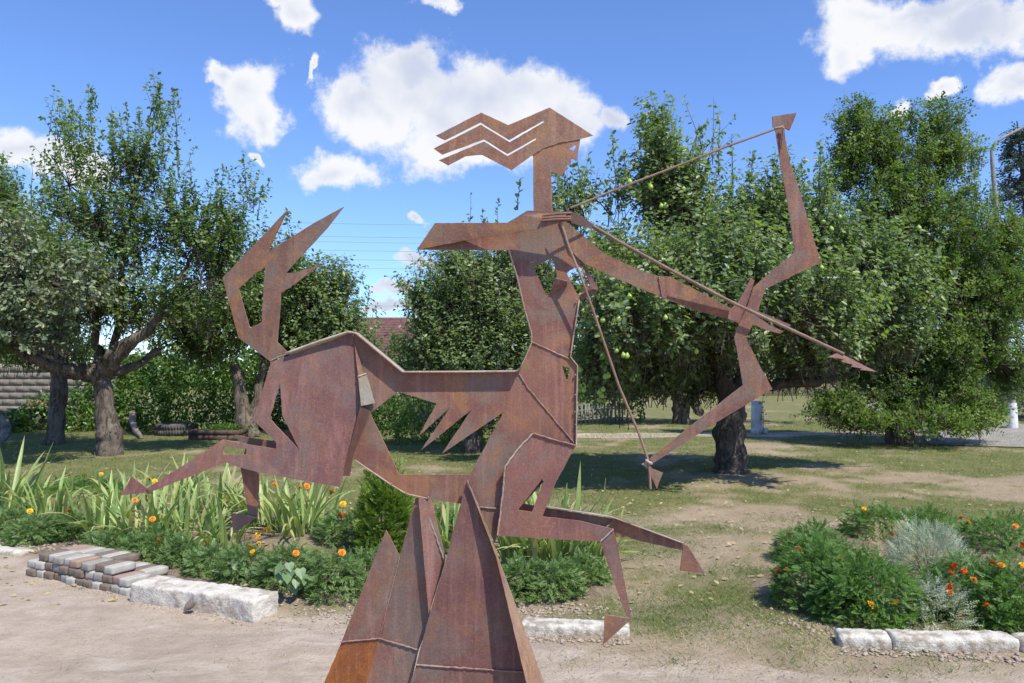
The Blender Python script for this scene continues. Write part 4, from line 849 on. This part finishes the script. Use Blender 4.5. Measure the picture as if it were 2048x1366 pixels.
# kerb on the far road
ke = MB(); ka = np.array((9.9, 18.6, .05)); kb = np.array((18.0, 40, .05))
rk = thing('road_kerb', 'pale kerb line along the road at the right edge behind the juniper', 'kerb', (10.5, 20, 0)); kl = MB().box((0, 0, 0), (.16, .97, .16), jit=.006).mesh('kerb_stone', M_LIME)
L_ = np.linalg.norm(kb-ka); ang = -math.atan2(kb[0]-ka[0], kb[1]-ka[1])
for i in range(int(L_)): inst('kerb_stone', kl, rk, ka+(kb-ka)*(i+.5)/L_, (0, 0, ang))
# overhead wires
for i, yy in enumerate((441, 467, 478, 495, 513, 530, 605)):
    a = P(-250, yy-14, 62+i*.6); b = P(2300, yy-6, 62+i*.6); q = [a+(b-a)*s+np.array((0, 0, -1.6*4*s*(1-s)+.8)) for s in np.linspace(0, 1, 24)]
    o = obj('overhead_wire', MB().tube(q, .012, 4, cap=False), M_WIRE, loc=tuple(q[12])); tag(o, ['topmost', 'second', 'third', 'fourth', 'fifth', 'sixth', 'lowest'][i]+' of the thin power lines crossing the sky behind the trees', 'power line', 'power lines across the sky')

# ------------------------------------------------------------------ kerbs and the fallen concrete block
def rough_block(size, seg, amp, edge=.02, seed=0):
    """box grid with worn rounded edges and chipped faces, local coords, base at z=0"""
    r_ = np.random.RandomState(seed); nx, ny, nz = seg; v = {}; V = []; f = []
    def vid(i, j, k):
        key = (i, j, k)
        if key not in v:
            p = np.array((i/nx-.5, j/ny-.5, k/nz-.5))*np.array(size); h = np.array(size)/2
            q = p.copy(); inner = np.clip(p, -h+edge, h-edge); dlt = p-inner; L = np.linalg.norm(dlt)
            if L > 1e-6: q = inner+dlt/L*edge*min(1, L/edge)
            q += r_.uniform(-amp, amp, 3)+ (np.array((fbm(np.array([p[0]*7+seed]), np.array([p[1]*7+p[2]*9]), 3)[0], fbm(np.array([p[1]*9+p[2]*5]), np.array([p[0]*6+seed]), 3)[0], fbm(np.array([p[0]*8]), np.array([p[2]*6+seed]), 3)[0]))-.5)*amp*9
            v[key] = len(V); V.append(q+np.array((0, 0, size[2]/2)))
        return v[key]
    for i in range(nx):
        for j in range(ny): f += [(vid(i, j, 0), vid(i, j+1, 0), vid(i+1, j+1, 0), vid(i+1, j, 0)), (vid(i, j, nz), vid(i+1, j, nz), vid(i+1, j+1, nz), vid(i, j+1, nz))]
    for i in range(nx):
        for k in range(nz): f += [(vid(i, 0, k), vid(i+1, 0, k), vid(i+1, 0, k+1), vid(i, 0, k+1)), (vid(i, ny, k), vid(i, ny, k+1), vid(i+1, ny, k+1), vid(i+1, ny, k))]
    for j in range(ny):
        for k in range(nz): f += [(vid(0, j, k), vid(0, j, k+1), vid(0, j+1, k+1), vid(0, j+1, k)), (vid(nx, j, k), vid(nx, j+1, k), vid(nx, j+1, k+1), vid(nx, j, k+1))]
    return MB().add(V, f)
def block_between(name, label, cat, a_px, b_px, h, dep, mat, seg=(26, 6, 5), amp=.004, edge=.02, sink=.02, group=None, seed=0):
    a = GG(*a_px); b = GG(*b_px); L = np.linalg.norm((b-a)[:2]); c = (a+b)/2; ang = math.atan2(b[1]-a[1], b[0]-a[0])
    c = c+np.array((-math.sin(ang), math.cos(ang), 0))*dep/2; c[2] -= sink
    m = rough_block((L, dep, h+sink), seg, amp, edge, seed); o = obj(name, m, mat, None, smooth=True, world=False); o.location = tuple(c); o.rotation_euler = (0, 0, ang)
    return tag(o, label, cat, group)
block_between('concrete_block', 'long rough whitewashed concrete beam lying on the sand beside the brick pile', 'concrete block', (258, 1208), (507, 1247), .14, .24, M_LIME, (60, 16, 10), .0035, .012, .015, seed=3)
st = MB(); c = P(384, 1209, 5.33); st.tube([c+(-.04, -.03, -.03), c+(-.02, -.03, -.01), c+(.01, -.03, .015), c+(.035, -.03, .03)], [.006, .024, .026, .008], 7, jit=.2)
tag(obj('stone', st, M_LOG, smooth=True, loc=c), 'small brown stone stuck on the front face of the fallen concrete beam', 'stone')
KG = 'whitewashed kerb stones along the path'
block_between('kerb_stone', 'worn whitewashed kerb stone between the base spikes and the lowest hoof', 'kerb stone', (1040, 1268), (1258, 1278), .06, .16, M_LIME2, (52, 9, 8), .0026, .022, .05, KG, 5)
block_between('kerb_stone', 'short whitewashed kerb stone, left one in front of the right flower bed', 'kerb stone', (1680, 1296), (1785, 1303), .07, .16, M_LIME2, (28, 9, 8), .0026, .022, .05, KG, 6)
block_between('kerb_stone', 'long whitewashed kerb stone, middle one in front of the right flower bed', 'kerb stone', (1790, 1303), (2042, 1309), .075, .16, M_LIME2, (56, 9, 8), .0026, .022, .05, KG, 7)
block_between('kerb_stone', 'whitewashed kerb stone cut off by the right edge of the photo', 'kerb stone', (2046, 1309), (2200, 1314), .07, .16, M_LIME2, (28, 9, 8), .0026, .022, .05, KG, 8)
block_between('kerb_stone', 'half-buried pale kerb stone at the left edge beyond the brick pile', 'kerb stone', (-90, 1100), (38, 1120), .05, .16, M_LIME, (14, 5, 5), .005, .025, .05, KG, 9)
# ------------------------------------------------------------------ loose pavers
ORD = ['first', 'second', 'third', 'fourth', 'fifth', 'sixth', 'seventh', 'eighth', 'ninth', 'tenth', 'eleventh', 'twelfth', 'thirteenth']
bmesh_ = {}
for k, mt in M_BR.items():
    b_ = rough_block((.10, .20, .06), (5, 8, 4), .0009, .008, 11); bmesh_[k] = b_.mesh('paver_'+k, mt)
A_ = GG(56, 1150); B_ = GG(262, 1194); dv = (B_-A_); Lp = np.linalg.norm(dv[:2]); dv = dv/Lp; ang = math.atan2(dv[1], dv[0]); nv = np.array((-math.sin(ang), math.cos(ang), 0))
tones = list(M_BR)
def course(nm, zc, row, s0, n, step, tn):
    for i in range(n):
        tone = tn[i % len(tn)]; s = s0+i*step+rs.uniform(-.004, .004)
        c = A_+dv*s+nv*(row+rs.uniform(-.02, .02)); c[2] = HZ(c[0], c[1])*0+A_[2]+zc
        o = bpy.data.objects.new('paving_brick', bmesh_[tone]); COL.objects.link(o); o.location = tuple(c); o.rotation_euler = (rs.uniform(-.015, .015), rs.uniform(-.02, .02), ang+rs.uniform(-.07, .07))
        tag(o, '%s paving brick, %s from left in the %s of the pile' % (tone, ORD[i], nm), 'paving brick', 'loose paving bricks piled beside the path')
nb_ = int(Lp/.104)
course('bottom front course', -.004, .10, .05, nb_, .1035, ['brown', 'pale grey', 'brown', 'brown', 'grey', 'pale grey', 'brown', 'brown', 'pale grey', 'brown', 'grey', 'pale grey'])
course('bottom back course', -.004, .305, .06, nb_, .1035, ['grey', 'brown', 'pinkish', 'grey'])
course('second front course', .057, .115, .02, nb_, .1045, ['pale grey', 'pale grey', 'brown', 'grey', 'brown', 'brown', 'brown', 'pale grey', 'grey', 'brown', 'pinkish'])
course('second back course', .057, .32, .03, nb_-1, .1045, ['pinkish', 'pale grey', 'brown', 'pale grey', 'brown', 'pinkish', 'grey'])
course('top front course', .118, .13, .14, 5, .105, ['brown', 'pale grey', 'grey', 'pale grey', 'pinkish'])
course('top back course', .118, .335, .10, 7, .106, ['pinkish', 'pinkish', 'pale grey', 'grey', 'brown', 'pale grey', 'brown'])
course('top right end', .118, .12, .72, 3, .125, ['grey', 'brown', 'pale grey'])

# ------------------------------------------------------------------ flower beds
def flower_mesh(mat):
    m = MB()
    for ring, (n, r, z, tilt) in enumerate([(11, .019, 0, .25), (9, .014, .004, .6), (7, .009, .008, 1.0), (4, .004, .010, 1.3)]):
        for k in range(n):
            a = k*2*math.pi/n+ring*.4+rs.uniform(-.1, .1); d = np.array((math.cos(a), math.sin(a), 0)); s = np.array((-d[1], d[0], 0)); w = .0055
            tip = d*r*(1 if tilt < .9 else .8)+UP*(z+r*math.tan(min(tilt, 1.1))*.45)
            m.add([d*.002+UP*z, d*r*.6+s*w+UP*(z+.003), tip+s*w*.7, tip+d*.001-UP*.002, tip-s*w*.7, d*r*.6-s*w+UP*(z+.003)], [(0, 1, 2, 3), (0, 3, 4, 5)])
    m.tube([(0, 0, -.018), (0, 0, -.004), (0, 0, .003)], [.002, .006, .007], 6, m=1)
    return m.mesh('marigold_flower', [mat, L_MARIV], False)
FM = {'o': flower_mesh(M_PO), 'y': flower_mesh(M_PY), 'r': flower_mesh(M_PR)}
BUSH = []
def bush(name, label, cat, px, py, w, h, n, mat, size=.085, tmpl=FEATHER, upb=.55, group=None, dn=.0):
    """px,py: pixel of the base centre; w,h: width and height in metres"""
    c = GG(px, py); T = thing(name, label, cat, c, group=group)
    u = rnd3(n); u[:, 2] = np.abs(u[:, 2])**.8; rr = rs.uniform(.35, 1, (n, 1))**.35
    lump = 1+.35*(vnoise(u[:, 0]*3+px, u[:, 1]*3+u[:, 2]*3)-.5)
    o = c+u*rr*np.array((w/2, w/2*.85, h))*lump[:, None]; o[:, 2] = np.maximum(o[:, 2]-size*.4, c[2]+.01)
    hz = u*np.array((1, 1, .25)); D_ = nrm(hz*.9+UP*(upb-.55)+rnd3(n)*.62); N_ = nrm(UP*.7+u*.5+rnd3(n)*.55)
    m = MB(); scatter(m, o, D_, N_, size*rs.uniform(.65, 1.2, n), tmpl); obj('foliage', m, mat, T, kind='stuff')
    s = MB(); k = max(6, n//40)
    for i in range(k): e_ = o[i]; s.tube([c+np.array((rs.normal()*w*.08, rs.normal()*w*.08, -.01)), c*.5+e_*.5+UP*.01, e_], [.004, .003, .0015], 4, cap=False)
    obj('stems', s, L_MARIV, T); BUSH.append((T, c, w, h, px, py)); return T
MG = 'marigold bushes in the flower beds'
ml = 'feathery marigold bush '
for i, (lab, px, py, w, h, n, mt) in enumerate([
    ('at the left edge of the bed, below the tall iris clump', 0, 1078, .55, .30, 520, L_MARI),
    ('second from the left, above the left end of the brick pile', 75, 1092, .50, .29, 480, L_MARI),
    ('with one yellow flower, above the left half of the brick pile', 140, 1084, .45, .30, 430, L_MARI),
    ('directly behind the middle of the brick pile', 215, 1122, .48, .27, 480, L_MARI),
    ('behind the right end of the brick pile with one orange flower', 300, 1130, .50, .29, 520, L_MARI),
    ('behind the left end of the white concrete beam', 365, 1138, .38, .25, 360, L_MARI),
    ('greyish and low, behind the right end of the concrete beam', 425, 1155, .42, .25, 420, L_MARI),
    ('with the cluster of yellow flowers, below the far hind hoof', 490, 1170, .44, .33, 460, L_MARI),
    ('with one orange flower among broad leaves, right of the yellow cluster', 580, 1185, .46, .37, 560, L_MARI),
    ('touching the left base spike', 668, 1200, .46, .36, 560, L_MARI),
    ('tucked behind the left base spike', 735, 1180, .36, .30, 300, L_MARI),
    ('with orange flowers between the hind legs and the little thuja', 690, 1085, .55, .33, 520, L_MARI),
    ('just right of the base flange', 1040, 1200, .40, .27, 500, L_MARI),
    ('under the foreleg, right of centre', 1105, 1200, .42, .25, 520, L_MARI),
    ('under the bent knee, small and rounded', 1165, 1178, .36, .22, 380, L_MARI),
    ('bright green, at the left front corner of the right bed', 1640, 1215, .62, .42, 1100, L_MARIV),
    ('bright green, biggest at the front of the right bed', 1735, 1240, .66, .44, 1250, L_MARIV),
    ('bright green, at the back left of the right bed', 1625, 1120, .66, .34, 620, L_MARIV),
    ('with a row of tiny buds along the back of the right bed', 1760, 1078, .70, .28, 620, L_MARIV),
    ('at the back of the right bed left of the yellow pair', 1850, 1075, .60, .26, 520, L_MARIV),
    ('at the back right corner of the right bed', 2010, 1105, .80, .30, 620, L_MARIV),
    ('full of red and orange flowers, at the right front of the bed', 1945, 1235, .62, .40, 900, L_MARIV),
    ('at the right edge of the photo, with orange flowers', 2040, 1245, .70, .44, 900, L_MARIV),
    ]): bush('marigold_bush', ml+lab, 'flower bush', px, py, w, h*(.86 if px < 760 else 1), int(n*1.75), mt, group=MG, size=.078 if py < 1150 else .070)
bush('silver_bush', 'silver-grey feathery plant in the middle of the right bed', 'shrub', 1860, 1170, .62, .42, 1900, L_SILVER, size=.09, tmpl=spray(9, .06, .22), upb=1.2)
bush('silver_bush', 'low silver-grey plant between the marigolds at the front of the right bed', 'shrub', 1850, 1245, .50, .26, 1100, L_SILVER, size=.09, tmpl=spray(9, .06, .22), upb=1.0)
bush('dry_shrub', 'dry straw-coloured plant among the silver foliage in the right bed', 'shrub', 1790, 1150, .45, .36, 260, L_DRY, size=.10, tmpl=spray(9, .06, .3), upb=1.0)
bush('flower_bed_weeds', 'low green weeds between iris leaves and lawn behind the raised hoof', 'weeds', 160, 985, 1.3, .22, 700, L_MARIV, size=.12)
bush('flower_bed_weeds', 'green weeds with orange blooms right of the little thuja', 'weeds', 880, 1075, .50, .30, 380, L_MARIV, size=.10)
th_ = bush('young_thuja', 'small bright green thuja between the marigolds and the base spikes', 'shrub', 770, 1112, .48, .80, 3000, L_SMALLTH, size=.08, tmpl=spray(9, .13, .4), upb=1.15)
FL = [('o',270,1000),('o',318,1080),('y',60,1022),('o',137,1022),('y',500,1093),('y',505,1105),('y',517,1087),('o',502,1076),('o',533,1060),('y',516,1070),('o',592,1106),('o',305,1038),('o',632,1069),('o',663,984),('y',686,1008),('o',687,1028),('r',680,1033),('o',720,1025),('o',549,969),('y',600,975),('o',614,972),('y',298,958),('y',310,962),('y',186,956),('y',202,948),('y',170,950),('o',152,952),('o',130,948),('o',888,1040),('r',684,1104),('o',684,1105),
      ('y',1741,1210),('o',1790,1206),('o',1744,1234),('o',1680,1119),('o',1597,1098),('o',1557,1143),('o',1573,1139),('o',1974,1212),('r',1900,1173),('o',1900,1183),('r',1904,1135),('r',1912,1132),('o',1901,1147),('r',1928,1142),('r',1944,1105),('r',1969,1104),('o',2003,1130),('o',1985,1125),('y',2044,1130),('o',2031,1052),('r',2045,1090),('r',1922,1235),('o',1787,1069),('y',1936,1045),('o',1922,1036),('y',1808,1046),('y',1728,1018),('o',1947,1160)]
for (k, x, y) in FL:
    hit = []
    for b in BUSH:
        if 'flower' in b[0].get('category', '') or 'weeds' in b[0].name:
            d_ = pdir(x, y); o_ = np.array((0, 0, EYE)); r_ = np.array((b[2]/2, b[2]*.43, b[3]))*.97; oo = (o_-b[1])/r_; dd = d_/r_
            q_ = (oo@dd)**2-(dd@dd)*(oo@oo-1)
            if q_ > 0: hit.append(((-(oo@dd)-math.sqrt(q_))/(dd@dd)*d_[1], b))
    if hit: Yd, b = min(hit, key=lambda h_: h_[0]); Yd -= .03
    else:
        b = min(BUSH, key=lambda b: abs(x-b[4])+abs((b[5]-y)-b[3]*F/b[1][1]*.7)*.8); Yd = b[1][1]
    inst('flower', FM[k], b[0], P(x, y, Yd), (rs.uniform(.5, 1.0), rs.uniform(-.4, .4), rs.uniform(0, 6)), rs.uniform(.95, 1.3)*(1.3 if Yd > 7 else 1.1))
# --- iris clumps: every leaf its own part
def iris_leaf(L, w, bend, k):
    n = 7; v = []; f = []
    for i in range(n):
        t_ = i/(n-1); ww = w*(.75+.5*t_)*(1-t_**3.2) if t_ < 1 else 0.0005; x = bend*L*t_**2.2; z = L*(t_-(abs(bend)**1.3)*.55*t_**3)
        v += [(x, -ww/2, z), (x+.004, 0, z+.001), (x, ww/2, z)]
    for i in range(n-1):
        for s in (0, 1): a = i*3+s; f += [(a, a+1, a+4, a+3)]
    return MB().add(v, f).mesh('iris_leaf_%d' % k, M_IRIS, True)
IL = [iris_leaf(L, w, b, i) for i, (L, w, b) in enumerate([(.62, .042, .10), (.55, .038, .30), (.66, .044, .45), (.50, .038, .65), (.58, .046, .2), (.45, .036, .9), (.60, .042, .55), (.7, .038, .04)])]
def iris(px, py, h, n, spread, label):
    c = GG(px, py); T = thing('iris_clump', label, 'iris plant', c, group='iris clumps in the flower beds')
    for i in range(int(n*1.8)):
        a = rs.uniform(0, 2*math.pi); r = spread*1.15*math.sqrt(rs.uniform(0, 1)); p = c+np.array((r*math.cos(a), r*math.sin(a)*.8, -.01)); k = int(rs.choice(8, p=[.12, .15, .17, .14, .13, .10, .15, .04]))
        o = inst('leaf', IL[k], T, p, (rs.normal()*.10, rs.normal()*.14+.24, a+rs.normal()*.5), h*1.05*rs.uniform(.65, 1.12))
for (px, py, h, n, sp_r, lb) in [
    (20, 1030, 1.25, 34, .26, 'tall pale-tipped iris clump at the left edge of the photo'),
    (100, 1050, .85, 26, .20, 'smaller iris clump right of the tall one at the left edge'),
    (215, 1085, .95, 30, .22, 'iris clump behind the middle of the brick pile'),
    (290, 1098, .95, 30, .22, 'broad pale iris clump below the near hind hoof'),
    (370, 1100, .9, 30, .22, 'pale spreading iris clump behind the white concrete beam'),
    (250, 1035, .95, 26, .22, 'iris clump behind the near hind hoof, by the yellow blooms'),
    (345, 1040, .95, 28, .22, 'iris clump in the back row under the near hind shin'),
    (430, 1050, 1.0, 28, .22, 'iris clump left of the hanging far hind shin'),
    (445, 1100, .85, 24, .20, 'arching iris clump left of the far hind hoof'),
    (520, 1060, 1.0, 28, .22, 'iris clump directly behind the far hind hoof'),
    (590, 1075, 1.0, 30, .20, 'thin-leaved iris clump right of the far hind hoof'),
    (640, 1060, .8, 16, .18, 'sparse iris clump between the croup and the small thuja'),
    (905, 1100, 1.0, 26, .16, 'iris clump seen in the notch between the two middle spikes'),
    (1040, 1140, .95, 34, .18, 'iris clump beside the base flange'),
    (1110, 1150, 1.1, 40, .18, 'upright fan-like iris clump seen under the foreleg'),
    (1178, 1140, .95, 34, .18, 'drooping iris clump below the bent knee'),
    (1090, 1100, .95, 22, .16, 'iris clump seen through the triangular leg opening')]: iris(px, py, h, n, sp_r, lb)
# --- broad heart-shaped leaves
hv = [(0, 0, 0), (-.28, -.12, .05), (-.5, .12, .06), (-.42, .5, .05), (-.15, .85, 0), (0, 1.05, -.06), (.15, .85, 0), (.42, .5, .05), (.5, .12, .06), (.28, -.12, .05)]
heart_me = MB().add(hv, [(0, 1, 2, 3), (0, 3, 4, 5), (0, 5, 6, 7), (0, 7, 8, 9)]).mesh('heart_leaf', L_HEART)
for (lb, pts, base) in [('broad-leaved plant with heart-shaped leaves, left one of two before the marigolds', [(470,1128),(482,1122),(476,1142),(460,1135),(488,1136),(498,1148),(470,1118)], (478, 1168)),
                        ('bigger plant with heart-shaped leaves, between the yellow flowers and the left spike', [(565,1130),(585,1140),(600,1138),(572,1150),(592,1160),(608,1150),(586,1172),(562,1145),(578,1126)], (582, 1205)),
                        ('pale broad-leaved plant inside the right marigold bush', [(1728,1170),(1740,1160),(1722,1160),(1735,1178)], (1735, 1235))]:
    c = GG(*base); T = thing('broad_leaf_plant', lb, 'plant', c, group='broad-leaved weeds in the beds'); Yd = c[1]-.06
    for (x, y) in pts:
        e_ = P(x, y, Yd-rs.uniform(.0, .12)); inst('leaf', heart_me, T, e_, (rs.uniform(-1.1, -.5), rs.uniform(-.4, .4), rs.uniform(-.8, .8)+math.pi), rs.uniform(.055, .08))
    s = MB()
    for (x, y) in pts: e_ = P(x, y, Yd-.03); s.tube([c, c*.5+e_*.5, e_], .0025, 4, cap=False)
    obj('stems', s, L_HEART, T)

# ------------------------------------------------------------------ grass, straw, leaf litter
def sample(n, y0, y1, mx=1.3):
    y = np.exp(rs.uniform(math.log(y0), math.log(y1), n)); x = rs.uniform(-1, 1, n)*(y*.66+mx); return x, y
x, y = sample(560000, 4.3, 26); gm = grassy(x, y); k = rs.uniform(0, 1, len(x)) < gm**1.3*.55+.03*(y > path_edge(x)+.3); x, y = x[k], y[k]
z = hgt(x, y)+bedh(x, y); n = len(x); m = MB()
scatter(m, np.stack([x, y, z], 1), nrm(UP*.75+rnd3(n)*np.array((1, 1, .2))), rnd3(n)+UP*.2, rs.uniform(.025, .055, n)*np.interp(y, [5, 9, 25], [.8, 1.0, 1.9]), BLADE)
tag(obj('lawn_grass', m, L_GRASS), 'patchy short green grass of the lawn', 'grass', kind='stuff')
x, y = sample(170000, 4.05, 14); gm = fbm(x*1.3+9, y*1.3, 4); off = y-path_edge(x); k = (rs.uniform(0, 1, len(x)) < np.clip((gm-.42)*4+.35*((x > .3) & (y < 6.2)), 0, 1)*.6)*(off > -.7)*((x > .2)+(off > .3) > 0); x, y = x[k > 0], y[k > 0]
n = len(x); m = MB(); z = hgt(x, y)+bedh(x, y)+.006
scatter(m, np.stack([x, y, z], 1), nrm(UP*.12+rnd3(n)*np.array((1, 1, .12))), UP+rnd3(n)*.3, rs.uniform(.02, .055, n), (BLADE[0]*np.array((.75, 1, 1)), BLADE[1]))
tag(obj('dry_straw', m, L_DRY), 'dry cut straw lying on the bare ground', 'straw', kind='stuff')
# tufts of coarser grass on the bare patch at right
m = MB()
for (px, py) in [(1300,1190),(1345,1215),(1390,1150),(1440,1190),(1330,1250),(1480,1140),(1530,1150),(1250,1080),(1300,1110),(1410,1210),(1500,1230),(1560,1250),(1380,1090),(1630,1290),(1690,1340),(1780,1340),(1860,1345),(1940,1330),(1470,1290),(1590,1330),(1270,1240),(1360,1240),(1420,1255),(1460,1060),(1560,1040),(1210,1060),(1130,1330),(940,1350),(300,1345),(480,1330),(130,1330),(1350,1330)]:
    c = GG(px, py); k_ = 330 if py < 1280 else 90
    if px < 1000: k_ = 14
    R_ = .17 if k_ > 200 else .09
    o = c+rs.normal(size=(k_, 3))*np.array((R_, R_, 0)); o[:, 2] = hgt(o[:, 0], o[:, 1])+bedh(o[:, 0], o[:, 1]); scatter(m, o, nrm(UP*.6+rnd3(k_)*np.array((1, 1, .2))), rnd3(k_), rs.uniform(.025, .06, k_), BLADE)
tag(obj('grass_tufts', m, L_GRASS), 'green grass tufts on the bare ground in front', 'grass', kind='stuff')
# clods of earth along the kerbs, round the blocks and at the edges of the beds
m = MB(); cl = []
def clods(a_px, b_px, n, w, dy=0):
    a = G(*a_px); b = G(*b_px); t_ = rs.uniform(0, 1, n); p = a+(b-a)*t_[:, None]; p[:, :2] += rs.normal(size=(n, 2))*w; p[:, 1] += dy; cl.append(p)
clods((1035, 1276), (1262, 1286), 130, .035, -.02); clods((1675, 1302), (2060, 1322), 200, .04, -.02); clods((255, 1214), (510, 1252), 150, .03)
clods((380, 1190), (740, 1235), 260, .10); clods((50, 1160), (262, 1200), 120, .03, -.02); clods((1000, 1225), (1200, 1225), 220, .08); clods((-50, 1105), (240, 1110), 260, .10); clods((1560, 1240), (1680, 1280), 120, .07); clods((480, 1262), (720, 1262), 90, .14)
p = np.concatenate(cl); p[:, 2] = hgt(p[:, 0], p[:, 1])+bedh(p[:, 0], p[:, 1])+.004
ico = nrm(np.array([(1, 0, 0), (0, 1, 0), (-1, 0, 0), (0, -1, 0), (0, 0, 1), (.6, .6, .6), (-.6, .6, .6), (-.6, -.6, .6), (.6, -.6, .6)]))
icf = np.array([(0, 5, 8), (5, 4, 8), (5, 0, 1), (5, 1, 6), (5, 6, 4), (6, 1, 2), (6, 2, 7), (6, 7, 4), (7, 2, 3), (7, 3, 8), (7, 8, 4), (8, 3, 0)])
for q in p: m.add(q+ico*rs.uniform(.5, 1.2, (9, 1))*rs.uniform(.004, .016)*np.array((1.2, 1.2, .75)), icf)
tag(obj('earth_clods', m, M_CLOD), 'crumbly clods of earth along the kerbs and bed edges', 'earth', kind='stuff')
# pebbles and crumbs
m = MB(); x, y = sample(5200, 4.05, 9); z = hgt(x, y)+bedh(x, y)+.008
for i in range(len(x)):
    s_ = rs.uniform(.002, .007)*(2.0 if rs.rand() < .05 else 1); q = np.array([(1, 0, 0), (0, 1, 0), (-1, 0, 0), (0, -1, 0), (0, 0, .8), (0, 0, -.6)])*s_*rs.uniform(.6, 1.3, (6, 1))+np.array((x[i], y[i], z[i]))
    m.add(q, [(0, 1, 4), (1, 2, 4), (2, 3, 4), (3, 0, 4), (1, 0, 5), (2, 1, 5), (3, 2, 5), (0, 3, 5)])
tag(obj('pebbles', m, M_SLAB), 'small pebbles and crumbs scattered on the sand', 'pebbles', kind='stuff')
x, y = sample(2600, 5.5, 18); n = len(x); m = MB(); scatter(m, np.stack([x, y, hgt(x, y)+bedh(x, y)+.015], 1), rnd3(n)*np.array((1, 1, .2)), UP+rnd3(n)*.5, rs.uniform(.03, .07, n), LEAF2)
k = None
tag(obj('fallen_leaves', m, L_DRY), 'fallen yellowed leaves strewn over the ground', 'leaves', kind='stuff')
